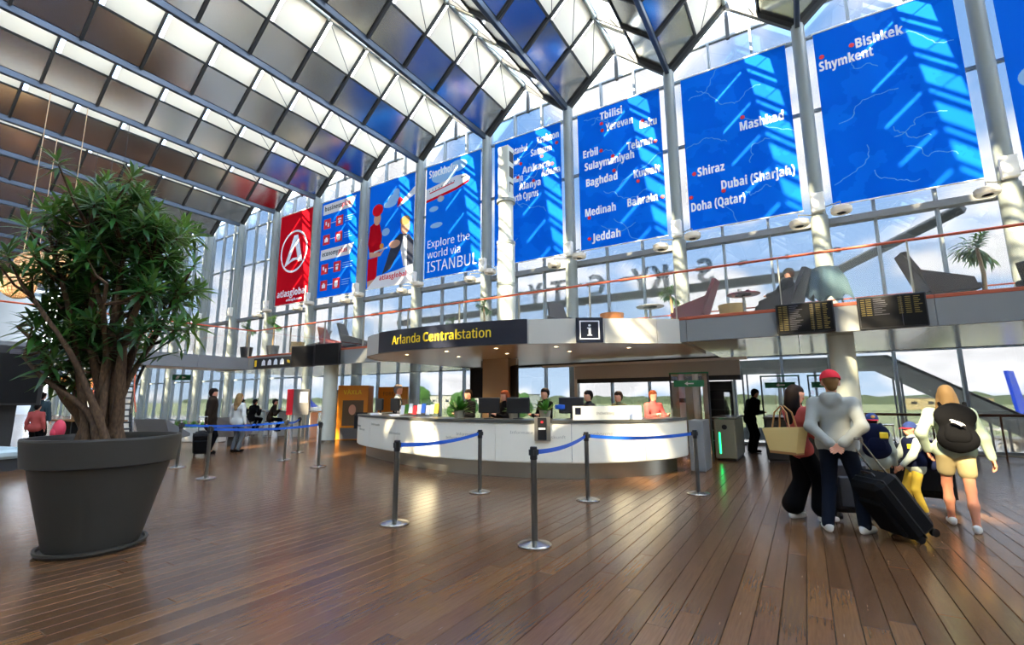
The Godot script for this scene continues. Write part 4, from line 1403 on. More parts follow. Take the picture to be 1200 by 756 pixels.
		part(mon, "foot", g().lathe([[0.11, 0.0], [0.11, 0.012], [0.03, 0.02], [0.0, 0.02]], 16), M.dark_paint)
		part(mon, "display", g().box(Vector3(0, 0.27, -0.027), Vector3(0.46, 0.28, 0.004)), M.screen_dark)
	# low white notice screen standing on the counter
	var sc := arc_where_x(desk_line, -3.75)
	h = thing("notice_screen", "low white screen with a small blue symbol standing on the counter", "sign", Vector3())
	part(h, "panel", curved(g(), desk_line, sc, sc + 1.18, 1.10, 1.36, -0.14, -0.11, 0.1), M.desk_white)
	part(h, "symbol", curved(g(), desk_line, sc + 0.05, sc + 0.16, 1.20, 1.33, -0.11, -0.105, 0.1), M.navy)
	part(h, "lettering", letters_on(desk_line, letters("Incheckning", 0.05, 0.2, 1.0, 0.004), sc + 0.48, 1.2, -0.109), M.desk_print)
	# card stand, papers, cups
	var small := [[-2.72, "white open card stand on the counter end", "card stand"], [-9.75, "stack of white papers beside the clerk", "papers"], [-8.6, "leaflet pile on the worktop below the clerk", "papers"]]
	for q in small:
		var s := arc_where_x(desk_line, q[0])
		var a := arc_at(desk_line, s)
		var p: Vector2 = a[0] - Vector2(-a[1].y, a[1].x) * 0.22
		var w := thing("card_stand" if q[2] == "card stand" else "paper_stack", q[1], q[2], Vector3(p.x, 1.10, p.y), 0.35)
		if q[2] == "card stand":
			part(w, "card", g().box(Vector3(0, 0.13, 0), Vector3(0.24, 0.26, 0.012), Basis(Vector3.RIGHT, -0.25)), M.print_white)
			part(w, "foot", g().box(Vector3(0, 0.008, -0.04), Vector3(0.22, 0.016, 0.12)), M.print_white)
		else:
			for i in 4:
				part(w, "sheet", g().box(Vector3(rng.randf() * 0.03, 0.006 + 0.012 * i, 0), Vector3(0.22, 0.010, 0.3), Basis(Vector3.UP, rng.randf() * 0.3)), M.print_white)
	# glass leaflet rack with bright leaflets
	var rk := thing("leaflet_rack", "clear rack of bright leaflets on the worktop", "rack", Vector3(-7.85, 1.10, -8.48), 0.15)
	part(rk, "back_plate", g().box(Vector3(0, 0.2, -0.05), Vector3(1.1, 0.40, 0.012)), M.screen_glass)
	part(rk, "foot_bar", g().box(Vector3(0, 0.012, 0), Vector3(1.1, 0.024, 0.14)), M.steel)
	for i in 9:
		var col: Material = [M.print_white, M.leaf_pot, M.print_white, M.print_red, M.print_white, M.tape_blue, M.print_white, M.print_white, M.sign_yellow][i]
		part(rk, "leaflet", g().box(Vector3(-0.48 + 0.12 * i, 0.15 + 0.02 * (i % 3), 0.0), Vector3(0.10, 0.22, 0.02), Basis(Vector3.RIGHT, -0.15)), col)
	desk_plant(Vector3(-6.5, 1.10, -8.30), 0.30, 60, "bushy green pot plant on the counter before a dark-haired clerk")
	desk_plant(Vector3(-5.35, 1.10, -8.72), 0.20, 30, "small spiky green plant in a clear box on the counter")
	desk_plant(Vector3(-4.72, 1.10, -8.95), 0.26, 30, "tall dark leafed plant in a pale pot beside the leaflet holder")
	var bag := thing("blue_cap_bottle", "clear jar with a bright blue lid on the counter", "jar", Vector3(-4.15, 1.10, -8.50))
	part(bag, "jar_body", g().lathe([[0.0, 0.0], [0.11, 0.0], [0.12, 0.05], [0.11, 0.17], [0.08, 0.2]], 18), M.screen_glass)
	part(bag, "lid", g().lathe([[0.09, 0.2], [0.10, 0.21], [0.10, 0.28], [0.0, 0.29]], 18), M.tape_blue)

func desk_plant(at: Vector3, r: float, n: int, label: String) -> void:
	var o := thing("desk_plant", label, "plant", at)
	part(o, "pot", g().lathe([[0.0, 0.0], [0.10, 0.0], [0.13, 0.16], [0.115, 0.16], [0.105, 0.13], [0.0, 0.13]], 18), M.pot_pale)
	var q := g()
	for i in n:
		var a := rng.randf() * TAU
		var e := rng.randf_range(0.1, 1.45)
		var d := Vector3(cos(a) * cos(e), sin(e) * 1.2, sin(a) * cos(e))
		var root := Vector3(d.x * 0.04, 0.13, d.z * 0.04)
		blade(q, root, d, r * rng.randf_range(0.8, 1.4), 0.035 + 0.02 * rng.randf(), 0.5)
	part(o, "leaves", q, M.leaf_pot)

# one curved leaf: root, direction, length, half width, droop
func blade(q: G, root: Vector3, d: Vector3, l: float, w: float, droop: float) -> void:
	var side := d.cross(Vector3.UP)
	if side.length() < 0.05:
		side = Vector3.RIGHT
	side = side.normalized()
	var rows := [[], [], [], [], []]
	var prof := [0.25, 0.9, 1.0, 0.6, 0.03]
	for i in 5:
		var t := i / 4.0
		var c := root + d * (l * t) + Vector3.DOWN * (droop * l * t * t * 0.6)
		var up: Vector3 = side.cross(d).normalized() * w * 0.18 * prof[i]
		rows[i] = [c - side * w * prof[i], c - up, c + side * w * prof[i]]
	q.sheet(rows)

# ---------------------------------------------------------------- queue posts
func queue_posts() -> void:
	var spots := [Vector2(-4.41, -4.38), Vector2(-4.66, -6.51), Vector2(-2.53, -4.52), Vector2(-2.91, -6.85), Vector2(-1.58, -8.16), Vector2(-12.25, -5.35), Vector2(-10.04, -4.91), Vector2(-11.39, -7.40), Vector2(-9.55, -7.05), Vector2(-12.69, -8.65)]
	var labels := ["steel queue post standing alone at the start of a blue belt", "steel queue post in front of the white counter", "steel queue post whose belt runs back towards the counter", "steel queue post where the blue belt turns along the counter", "steel queue post beside the grey end of the counter", "steel queue post half behind the big plant pot", "steel queue post in front of the dark wheeled suitcase", "steel queue post in the belt row before the seated people", "steel queue post before the pale column and orange kiosk", "farthest steel queue post, by the red notice stand"]
	var proto: Node3D = null
	for i in spots.size():
		var at := Vector3(spots[i].x, 0, spots[i].y)
		if proto == null:
			proto = thing("queue_post", labels[0], "queue post", at, 0.0, "belt barrier posts")
			part(proto, "base", g().lathe([[0.0, 0.0], [0.175, 0.0], [0.178, 0.012], [0.16, 0.022], [0.06, 0.045], [0.035, 0.05]], 28), M.steel)
			part(proto, "pole", g().tube([Vector3(0, 0.04, 0), Vector3(0, 0.88, 0)], 0.033, 16), M.post_steel)
			var hd := part(proto, "head", g().lathe([[0.036, 0.86], [0.039, 0.865], [0.039, 0.985], [0.034, 0.995], [0.0, 0.997]], 18), M.black_plastic)
			for k in 4:
				part(hd, "belt_slot", g().box(Vector3(cos(k * PI / 2) * 0.04, 0.935, sin(k * PI / 2) * 0.04), Vector3(0.022 if k % 2 == 0 else 0.03, 0.06, 0.03 if k % 2 == 0 else 0.022)), M.dark_paint)
		else:
			copy(proto, at, 0.4 * i, labels[i])
	var belts := [[0, 1, "blue barrier belt in front of the sunlit counter"], [2, 3, "blue barrier belt running back towards the counter"], [3, 4, "blue barrier belt along the right half of the counter"], [5, 7, "blue barrier belt nearest the walking couple"], [6, 8, "long blue barrier belt past the wheeled suitcase"], [7, 9, "short blue barrier belt before the seated people"]]
	for b in belts:
		var a := Vector3(spots[b[0]].x, 0.935, spots[b[0]].y)
		var c := Vector3(spots[b[1]].x, 0.935, spots[b[1]].y)
		var d := (c - a).normalized()
		var o := thing("barrier_belt", b[2], "belt", Vector3())
		var rows := [[], []]
		var back := [[], []]
		for i in 13:
			var t := i / 12.0
			var p := a.lerp(c, t) + d * lerpf(0.05, -0.05, t) + Vector3.DOWN * (0.05 * 4.0 * t * (1.0 - t))
			var n := d.cross(Vector3.UP) * 0.001
			rows[0].append(p + Vector3(0, -0.025, 0) + n)
			rows[1].append(p + Vector3(0, 0.025, 0) + n)
			back[0].append(p + Vector3(0, 0.025, 0) - n)
			back[1].append(p + Vector3(0, -0.025, 0) - n)
		part(o, "belt", g().sheet(rows).sheet(back), M.tape_blue)
		for e in [[a, d], [c, -d]]:
			part(o, "clip", g().box(e[0] + e[1] * 0.052, Vector3(0.02, 0.056, 0.02)), M.black_plastic)

# ---------------------------------------------------------------- big potted tree
func plant() -> void:
	var o := thing("potted_tree", "tall many-stemmed green tree in a huge dark grey pot", "plant", Vector3(-6.43, 0, -2.10))
	part(o, "saucer", g().lathe([[0.0, 0.0], [0.43, 0.0], [0.455, 0.03], [0.455, 0.055], [0.43, 0.055], [0.42, 0.03], [0.0, 0.03]], 48), M.pot_dark)
	part(o, "pot", g().lathe([[0.0, 0.03], [0.375, 0.03], [0.39, 0.05], [0.585, 0.84], [0.60, 0.85], [0.635, 0.86], [0.665, 1.11], [0.66, 1.13], [0.62, 1.13], [0.605, 1.10], [0.59, 1.02], [0.0, 1.02]], 64), M.pot_dark)
	part(o, "soil", g().lathe([[0.592, 1.035], [0.3, 1.05], [0.0, 1.06]], 32), M.soil)
	var r := Vector3(0.8505, 0, -0.526)
	var f := Vector3(-0.526, 0, -0.8505)
	var rg := RandomNumberGenerator.new()
	rg.seed = 33
	# woody stems
	var stems := []
	var ends := [[-0.95, 2.30, -0.1], [-0.75, 2.85, 0.3], [-0.62, 3.35, -0.25], [-0.30, 3.55, 0.1], [-0.12, 3.35, -0.3], [0.10, 3.45, 0.25], [0.40, 3.10, -0.1], [0.55, 2.75, 0.2], [-0.45, 2.55, -0.45], [0.0, 2.85, 0.45], [0.25, 2.7, -0.4], [-0.6, 1.95, -0.35], [-0.2, 3.0, -0.2], [-0.35, 3.1, 0.35], [0.05, 3.2, 0.0], [0.2, 3.2, -0.2], [-0.5, 3.0, 0.0]]
	for i in ends.size():
		var e: Array = ends[i]
		var a0: float = -0.20 + 0.34 * fmod(i * 0.618, 1.0) + 0.03 * sin(i * 3.1)
		var d0 := 0.13 * sin(i * 2.1)
		var pts := []
		var rad := []
		for j in 9:
			var t := j / 8.0
			var bow := sin(t * PI) * 0.10
			var a := lerpf(a0, e[0] - 0.1, pow(t, 1.35)) + 0.03 * sin(t * 9.0 + i)
			var d := lerpf(d0, e[2], t) + 0.03 * cos(t * 8.0 + i * 2.0)
			var h := lerpf(1.02, e[1], t) + bow * 0.3
			pts.append(r * a + f * d + Vector3(0, h, 0))
			rad.append(lerpf(0.072 if i % 3 == 0 else 0.045, 0.017, pow(t, 0.8)) * (1.0 + 0.10 * sin(j * 2.7 + i)))
		stems.append(pts)
		part(o, "stem", g().tube(pts, rad, 9), M.bark)
	# rosettes of long narrow leaves: a few shared shapes
	var kinds := []
	for v in 6:
		var q := g()
		for i in 22:
			var az := i * 2.39996 + rg.randf() * 0.4
			var el := lerpf(-0.45, 1.2, (i + 0.5) / 22.0)
			var d := Vector3(cos(az) * cos(el), sin(el), sin(az) * cos(el))
			blade(q, Vector3(0, 0.10 * i / 22.0 - 0.05, 0) + d * 0.012, d, rg.randf_range(0.16, 0.28), rg.randf_range(0.015, 0.022), 0.45)
		kinds.append(q.mesh())
	var blobs := [[-0.42, 4.05, 0.16, 0.10, 7], [-0.6, 3.78, 0.40, 0.17, 24], [0.08, 3.80, 0.30, 0.20, 20], [0.48, 3.55, 0.22, 0.15, 12], [-0.75, 3.40, 0.34, 0.22, 24], [-0.15, 3.38, 0.42, 0.24, 28], [0.42, 3.18, 0.28, 0.18, 13], [-0.88, 2.95, 0.28, 0.18, 17], [-0.42, 2.95, 0.36, 0.22, 18], [0.05, 2.95, 0.25, 0.2, 9], [-1.0, 2.62, 0.22, 0.13, 12], [-0.75, 2.28, 0.26, 0.17, 15], [-0.52, 1.98, 0.22, 0.17, 9], [0.58, 2.78, 0.16, 0.12, 5], [0.66, 2.42, 0.14, 0.10, 4], [-0.28, 2.25, 0.22, 0.18, 7], [-0.62, 1.78, 0.15, 0.10, 5], [-0.05, 2.55, 0.30, 0.2, 8], [0.35, 2.75, 0.25, 0.2, 8], [-1.05, 2.85, 0.15, 0.12, 6], [-0.95, 2.35, 0.15, 0.10, 6]]
	var tw := g()
	for b in blobs:
		for n in int(b[4] * 1.05):
			var a: float = -0.06 + (b[0] + 0.16 + rg.randfn() * b[2] * 0.6) * 0.78
			var h: float = 1.0 + (b[1] - 1.0 + rg.randfn() * b[3] * 0.6) * 0.94
			var d: float = rg.randfn() * 0.26
			var at := r * a + f * d + Vector3(0, h, 0)
			# twig to the nearest stem
			var best := Vector3()
			var bd := INF
			for s in stems:
				for j in range(4, 9):
					var w: float = (s[j] - at).length() + maxf(0.0, s[j].y - at.y + 0.1) * 2.0
					if w < bd:
						bd = w
						best = s[j]
			var mid := (best + at) * 0.5 + Vector3(0, -0.05, 0)
			tw.tube([best, mid, at], [0.016, 0.012, 0.008], 5, false)
			var out := (at - best).normalized()
			var m := part(o, "leaf_rosette", kinds[rg.randi() % 6], M.leaf_dark if rg.randf() < 0.6 else M.leaf_mid, at)
			var up := (Vector3.UP * 0.8 + out * 0.7).normalized()
			var x := up.cross(Vector3(cos(n * 1.7), 0.1, sin(n * 1.7))).normalized()
			m.basis = Basis(x, up, x.cross(up)) * rg.randf_range(0.85, 1.15)
	part(o, "twigs", tw, M.bark).set_meta("kind", "stuff")
	# a few trailing shoots on the bare side
	for s in [[0.55, 2.15, 0.85, 2.35], [0.45, 2.45, 0.80, 2.75], [0.35, 1.95, 0.75, 2.05]]:
		var q := g()
		var a0: Vector3 = r * s[0] + Vector3(0, s[1], 0)
		var a1: Vector3 = r * s[2] + Vector3(0, s[3], 0)
		q.tube([stems[7][4], a0, a1], [0.012, 0.009, 0.004], 5, false)
		for i in 9:
			var p: Vector3 = a0.lerp(a1, i / 8.0)
			var dd := Vector3(sin(i * 2.4), 0.3 * cos(i * 1.3), cos(i * 2.4)).normalized()
			blade(q, p, dd, 0.16, 0.014, 0.5)
		part(o, "shoot", q, M.leaf_dark)

# ---------------------------------------------------------------- furniture on the mezzanine
func lounge_chair(label: String, at: Vector3, turn: float, m: Material) -> Node3D:
	var o := thing("lounge_chair", label, "chair", at, turn, "lounge chairs on the mezzanine")
	# sitter faces -z; the tall back leans away
	var bk := g()
	bk.hexa([Vector3(-0.36, 0.36, 0.38), Vector3(0.36, 0.36, 0.38), Vector3(0.36, 0.34, 0.26), Vector3(-0.36, 0.34, 0.26), Vector3(-0.24, 1.22, 0.72), Vector3(0.24, 1.22, 0.72), Vector3(0.24, 1.23, 0.64), Vector3(-0.24, 1.23, 0.64)])
	part(o, "backrest", bk, m)
	part(o, "seat", g().hexa([Vector3(-0.33, 0.28, 0.32), Vector3(0.33, 0.28, 0.32), Vector3(0.30, 0.34, -0.42), Vector3(-0.30, 0.34, -0.42), Vector3(-0.34, 0.42, 0.34), Vector3(0.34, 0.42, 0.34), Vector3(0.31, 0.45, -0.42), Vector3(-0.31, 0.45, -0.42)]), m)
	for s in [-1.0, 1.0]:
		part(o, "wing", g().hexa([Vector3(s * 0.34 - 0.03, 0.30, 0.36), Vector3(s * 0.34 + 0.03, 0.30, 0.36), Vector3(s * 0.34 + 0.03, 0.32, -0.36), Vector3(s * 0.34 - 0.03, 0.32, -0.36), Vector3(s * 0.35 - 0.03, 0.80, 0.52), Vector3(s * 0.35 + 0.03, 0.80, 0.52), Vector3(s * 0.35 + 0.03, 0.56, -0.30), Vector3(s * 0.35 - 0.03, 0.56, -0.30)]), m)
	part(o, "stem", g().tube([Vector3(0, 0.04, 0), Vector3(0, 0.30, 0)], 0.03, 10), M.steel)
	for k in 4:
		var a := PI / 4 + k * PI / 2
		part(o, "foot", g().tube([Vector3(0, 0.05, 0), Vector3(cos(a) * 0.32, 0.02, sin(a) * 0.32)], 0.018, 6), M.steel)
	return o

func cafe_table(label: String, at: Vector3, m: Material, h := 0.72, r := 0.36) -> void:
	var o := thing("cafe_table", label, "table", at, 0.0, "round cafe tables on the mezzanine")
	part(o, "top", g().lathe([[0.0, h - 0.025], [r, h - 0.025], [r + 0.01, h - 0.012], [r, h], [0.0, h]], 28), m)
	part(o, "pedestal", g().tube([Vector3(0, 0.02, 0), Vector3(0, h - 0.02, 0)], 0.035, 10), M.steel)
	part(o, "foot_plate", g().lathe([[0.0, 0.0], [0.22, 0.0], [0.22, 0.015], [0.05, 0.03], [0.0, 0.03]], 24), M.steel)

func tub_chair(label: String, at: Vector3, turn: float, m: Material) -> void:
	var o := thing("tub_chair", label, "chair", at, turn, "low chairs on the mezzanine")
	part(o, "seat", g().bevel(Vector3(0, 0.40, 0), Vector3(0.52, 0.14, 0.5), 0.04), m)
	var rows := [[], [], [], []]
	for i in 13:
		var a := PI * (-0.05 + 1.10 * i / 12.0)
		var c := Vector3(cos(a), 0, sin(a))
		rows[0].append(c * 0.30 + Vector3(0, 0.40, 0))
		rows[1].append(c * 0.36 + Vector3(0, 0.78, 0))
		rows[2].append(c * 0.33 + Vector3(0, 0.79, 0))
		rows[3].append(c * 0.26 + Vector3(0, 0.42, 0))
	part(o, "backrest", g().sheet(rows), m)
	for s in [-1, 1]:
		for e in [-1, 1]:
			part(o, "leg", g().tube([Vector3(s * 0.18, 0.36, e * 0.18), Vector3(s * 0.24, 0.0, e * 0.24)], [0.018, 0.012], 7), M.steel)

func planter(label: String, at: Vector3, pot_h: float, stem_h: float, crown: float, pot_m: Material, n := 40) -> void:
	var o := thing("planter", label, "plant", at)
	part(o, "pot", g().lathe([[0.0, 0.0], [0.16, 0.0], [0.19, 0.02], [0.28, pot_h], [0.26, pot_h], [0.25, pot_h - 0.06], [0.0, pot_h - 0.06]], 24), pot_m)
	part(o, "stem", g().tube([Vector3(0, pot_h - 0.08, 0), Vector3(0.03, pot_h + stem_h * 0.5, 0.02), Vector3(0, pot_h + stem_h, 0)], [0.045, 0.035, 0.03], 8), M.bark_pale)
	var q := g()
	for i in n * 4:
		var a := i * 2.39996
		var e := lerpf(-0.9, 1.35, fmod(i * 0.618, 1.0))
		var d := Vector3(cos(a) * cos(e), sin(e), sin(a) * cos(e))
		blade(q, Vector3(0, pot_h + stem_h, 0) + d * crown * 0.75 * fmod(i * 0.37, 1.0), (d + Vector3(sin(i * 5.1), -0.35, cos(i * 3.7)) * 0.7).normalized(), crown * (0.38 + 0.2 * fmod(i * 0.71, 1.0)), 0.02, 0.8)
	part(o, "leaves", q, M.leaf_mid)

func mezzanine_furniture() -> void:
	var y := MEZZ - 0.02
	var w := -0.58   # facing right in the hall's length
	lounge_chair("dark brown wing chair beside the palm, its tall back to the boards", Vector3(2.62, y, -12.45), -1.45, M.chair_brown)
	lounge_chair("dark brown wing chair standing by the ventilation tower", Vector3(-5.9, y, -12.6), -2.2, M.chair_brown)
	lounge_chair("maroon wing chair with a leafy plant behind it", Vector3(-2.35, y, -12.6), 1.5, M.chair_maroon)
	lounge_chair("dark wing chair directly above the two hanging monitors", Vector3(-17.9, y, -12.6), 2.6, M.chair_brown)
	lounge_chair("wing chair with red lining above the pale column", Vector3(-16.2, y, -12.4), -1.3, M.chair_maroon)
	lounge_chair("wing chair, black with red, at the start of the round canopy", Vector3(-14.7, y, -12.2), -1.2, M.chair_dark)
	lounge_chair("black wing chair the dozing man sits in", Vector3(-0.35, y, -12.75), 1.25, M.chair_dark)
	tub_chair("black armchair by the thick column, half cut by the edge", Vector3(3.95, y, -12.5), 0.5, M.chair_dark)
	tub_chair("low chair with an ochre back at the cafe table", Vector3(-1.5, y, -13.9), 0.4, M.chair_ochre)
	tub_chair("low chair with an orange back behind the information sign", Vector3(-4.75, y, -13.4), 0.1, M.chair_orange)
	tub_chair("wooden low chair between the planters and the wing chairs", Vector3(-19.0, y, -12.6), 0.2, M.chair_ochre)
	cafe_table("round dark red cafe table holding two cups", Vector3(-1.05, y, -12.2), M.table_red)
	cafe_table("round grey cafe table beside the maroon wing chair", Vector3(-3.35, y, -12.5), M.grey_paint)
	cafe_table("round grey cafe table near the canopy's curved board", Vector3(-11.4, y, -12.6), M.grey_paint)
	cafe_table("round pale cafe table under the leafy plant", Vector3(-12.7, y, -12.8), M.fascia_light)
	for c in [[-1.12, -12.12, "small white cup on the dark red table"], [-0.95, -12.28, "dark cup on the dark red table"]]:
		var o := thing("cup", c[2], "cup", Vector3(c[0], y + 0.72, c[1]))
		part(o, "body", g().lathe([[0.0, 0.0], [0.03, 0.0], [0.042, 0.10], [0.038, 0.10], [0.028, 0.01], [0.0, 0.01]], 14), M.white_paint if c[0] < -1.0 else M.chair_maroon)
		part(o, "rim", g().lathe([[0.038, 0.10], [0.044, 0.102], [0.042, 0.106]], 14), M.white_paint)
	planter("palm with a thick pale trunk by the mezzanine's thick column", Vector3(3.12, y, -12.35), 0.10, 1.05, 0.42, M.pot_dark, 60)
	planter("leafy plant with trailing leaves at the ventilation tower", Vector3(-8.75, y, -12.4), 0.35, 0.95, 0.34, M.pot_lime, 46)
	planter("leafy plant behind the maroon wing chair", Vector3(-3.05, y, -13.6), 0.35, 0.85, 0.34, M.pot_dark, 46)
	planter("low bushy plant by the canopy's name board", Vector3(-10.05, y, -12.4), 0.35, 0.45, 0.30, M.pot_pale, 40)
	planter("slender tree in a black tapered planter over the dark fascia", Vector3(-22.0, y, -12.0), 0.70, 0.95, 0.42, M.black_plastic, 46)
	planter("round-headed tree in a black planter above the pictogram sign", Vector3(-20.4, y, -12.3), 0.70, 1.05, 0.42, M.black_plastic, 56)
	# jacket thrown over a chair next to the dozing man
	var j := thing("draped_jacket", "teal grey jacket draped over a chair back", "jacket", Vector3(0.62, y, -12.45), 0.2)
	var rows := [[], [], [], [], []]
	for i in 11:
		var u := i / 10.0 - 0.5
		var f := 0.05 * sin(i * 2.1)
		rows[0].append(Vector3(u * 0.85, 0.42 + 0.10 * sin(i * 1.7), 0.24 + f))
		rows[1].append(Vector3(u * 0.70, 0.85, 0.16 + f * 0.7))
		rows[2].append(Vector3(u * 0.52, 1.22 - 0.25 * u * u, 0.0 + f * 0.3))
		rows[3].append(Vector3(u * 0.66, 0.85, -0.14 + f * 0.7))
		rows[4].append(Vector3(u * 0.80, 0.50 + 0.08 * cos(i * 1.9), -0.20 + f))
	part(j, "cloth", g().sheet(rows), M.cloth_teal)
	j = thing("chair_frame", "bare steel chair frame under the draped jacket", "chair", Vector3(0.62, y, -12.45), 0.2)
	part(j, "back_bar", g().tube([Vector3(-0.28, 0, 0), Vector3(-0.26, 1.14, 0), Vector3(0.26, 1.14, 0), Vector3(0.28, 0, 0)], 0.02, 6), M.steel)

# ---------------------------------------------------------------- left side of the hall
func left_side() -> void:
	# three openwork globe lamps on long cables
	var globes := [[Vector3(-28.93, 7.45, -6.08), 0.72, "large openwork globe lamp hanging highest of the cluster"], [Vector3(-24.67, 5.77, -4.79), 0.50, "small openwork globe lamp hanging lowest of the cluster"], [Vector3(-24.67, 6.92, -5.95), 0.55, "openwork globe lamp half hidden by the big plant's leaves"]]
	for gl in globes:
		var o := thing("globe_lamp", gl[2], "lamp", gl[0], 0.0, "globe lamp cluster")
		var q := g()
		var R: float = gl[1]
		for i in 12:
			var a := PI * i / 12.0
			var pts := []
			for k in 25:
				var b := TAU * k / 24.0
				pts.append(Vector3(cos(b) * cos(a), sin(b), cos(b) * sin(a)) * R)
			q.tube(pts, 0.012, 4, false)
		for i in 11:
			var e := -1.3 + 2.6 * i / 10.0
			var pts := []
			for k in 33:
				var b := TAU * k / 32.0
				pts.append(Vector3(cos(b) * cos(e), sin(e), sin(b) * cos(e)) * R)
			q.tube(pts, 0.012, 4, false)
		part(o, "wire_shell", q, M.wire_pale)
		part(o, "paper_globe", g().ball(Vector3(), Vector3.ONE * (R * 0.97), 28, 18), M.globe_paper)
		part(o, "cable", g().tube([Vector3(0, R, 0), Vector3(0, VALLEY - gl[0].y - 0.15, 0)], 0.015, 5), M.wire_pale)
		part(o, "bulb_lamp", g().ball(Vector3(), Vector3.ONE * 0.12, 12, 8), M.bulb)
		var li := OmniLight3D.new()
		li.name = "globe_light"
		li.light_color = Color(1.0, 0.9, 0.76)
		li.light_energy = 0.035
		li.light_size = 0.1
		li.omni_range = 60.0
		li.shadow_enabled = true
		li.position = gl[0]
		add_child(li, true)
	# black ticket kiosk
	var k := thing("black_kiosk", "tall black cabinet with a dark glass front at the edge", "kiosk", Vector3(-16.9, 0, -3.35), 0.12)
	part(k, "body", g().bevel(Vector3(0, 2.12, 0), Vector3(1.1, 1.45, 1.05), 0.02), M.black_plastic)
	part(k, "glass_front", g().box(Vector3(0.55, 2.05, 0.0), Vector3(0.02, 1.2, 0.85)), M.screen_dark)
	part(k, "pillar", g().box(Vector3(-0.2, 0.7, 0), Vector3(0.25, 1.4, 0.6)), M.dark_paint)
	part(k, "header_lamp", g().box(Vector3(0.56, 2.70, 0.1), Vector3(0.02, 0.12, 0.2)), M.board_grey)
	# pale sofa at the edge
	k = thing("pale_sofa", "pale blue grey sofa below the black cabinet", "sofa", Vector3(-15.6, 0, -3.05), 0.2)
	part(k, "seat", g().bevel(Vector3(0, 0.36, 0), Vector3(1.7, 0.2, 0.8), 0.06), M.sofa)
	part(k, "backrest", g().bevel(Vector3(0, 0.68, 0.38), Vector3(1.7, 0.6, 0.16), 0.06, Basis(Vector3.RIGHT, 0.25)), M.sofa)
	part(k, "base", g().box(Vector3(0, 0.13, 0), Vector3(1.5, 0.26, 0.6)), M.dark_paint)
	# low gallery block far left
	var b := structure("wall_gallery", Vector3(-42, 0, -6), "grey block with a sloping end beyond the kiosk")
	part(b, "panel", g().plate(PackedVector2Array([Vector2(-9, 0), Vector2(1.6, 4.2), Vector2(3.4, 8.2), Vector2(-9, 10.2)]), -0.6, 0.6), M.grey_paint)
	part(b, "pale_box", g().box(Vector3(-1.5, 8.2, 1.2), Vector3(3.0, 2.4, 1.2)), M.fascia_light)
	# benches, bags and counters behind the big pot
	k = thing("bench_counter", "long wooden counter behind the big plant pot", "counter", Vector3(-22.0, 0, -6.6), 0.18)
	part(k, "top", g().bevel(Vector3(0, 0.80, 0), Vector3(3.4, 0.06, 0.6), 0.01), M.oak)
	for i in 4:
		part(k, "leg", g().box(Vector3(-1.5 + i, 0.385, 0), Vector3(0.06, 0.77, 0.5)), M.dark_paint)
	part(k, "raised_box", g().bevel(Vector3(-0.3, 1.0, -0.1), Vector3(1.2, 0.34, 0.4), 0.01), M.oak)
	k = thing("pink_backpack", "bright pink backpack on a stool behind the big pot", "bag", Vector3(-20.0, 0, -5.3))
	part(k, "body", g().ball(Vector3(0, 0.62, 0), Vector3(0.22, 0.30, 0.16), 14, 10), M.pink)
	part(k, "pocket", g().ball(Vector3(0.0, 0.52, 0.12), Vector3(0.15, 0.15, 0.08), 12, 8), M.pink)
	k = thing("low_stool", "small round steel stool under the pink backpack", "stool", Vector3(-20.0, 0, -5.3))
	part(k, "seat_and_stem", g().lathe([[0.2, 0.0], [0.2, 0.02], [0.04, 0.03], [0.04, 0.30], [0.2, 0.32], [0.0, 0.32]], 16), M.steel)
	# planting and blue grey seats under the stair
	for s in [[-17.0, -7.0, 0.6, "slanted dark grey seat under the stair"], [-16.6, -8.9, 0.9, "slanted grey seat beside the belt post"]]:
		k = thing("slanted_seat", s[3], "seat", Vector3(s[0], 0, s[1]), s[2])
		part(k, "shell", g().hexa([Vector3(-0.45, 0.30, 0.4), Vector3(0.45, 0.30, 0.4), Vector3(0.45, 0.38, -0.5), Vector3(-0.45, 0.38, -0.5), Vector3(-0.45, 0.95, 0.75), Vector3(0.45, 0.95, 0.75), Vector3(0.45, 0.46, -0.5), Vector3(-0.45, 0.46, -0.5)]), M.grey_paint)
		part(k, "foot", g().box(Vector3(0, 0.15, 0), Vector3(0.3, 0.3, 0.5)), M.dark_paint)
	# curved stair up to the mezzanine bridge
	k = thing("curved_stair", "dark stair with open treads rising to the mezzanine bridge", "stairs", Vector3(-18.6, 0, -6.2))
	var line := spline([Vector2(0, 0), Vector2(-1.1, -0.25), Vector2(-2.1, -0.7), Vector2(-2.9, -1.3)], 0.1)
	var ll := arc_length(line)
	var edges := [[], []]
	for i in 16:
		var t := i / 15.0
		var c := arc_at(line, ll * t)
		var y := 0.19 + 3.0 * t
		part(k, "tread", g().box(Vector3(c[0].x, y, c[0].y), Vector3(0.28, 0.05, 1.0), Basis(Vector3.UP, -atan2(c[1].y, c[1].x))), M.dark_paint)
		for e in 2:
			var off: Vector2 = Vector2(-c[1].y, c[1].x) * (0.52 if e == 0 else -0.52)
			edges[e].append(Vector3(c[0].x + off.x, y - 0.06, c[0].y + off.y))
	for e in 2:
		part(k, "stringer", g().tube(edges[e], 0.05, 6, true, 2.4), M.dark_paint)
		var hp := []
		for q in edges[e]:
			hp.append(q + Vector3(0, 1.0, 0))
		part(k, "handrail", g().tube(hp, 0.022, 6), M.rail_copper)
		for i in [0, 4, 8, 12, 15]:
			part(k, "baluster", g().tube([edges[e][i], hp[i]], 0.012, 5), M.steel_dull)
	# exit sign and direction sign under the bridge
	k = thing("exit_sign", "green exit sign hanging under the mezzanine", "sign", Vector3(-21.0, 2.40, -9.0), 0.9)
	part(k, "board", g().bevel(Vector3(), Vector3(0.62, 0.22, 0.05), 0.008), M.exit_green)
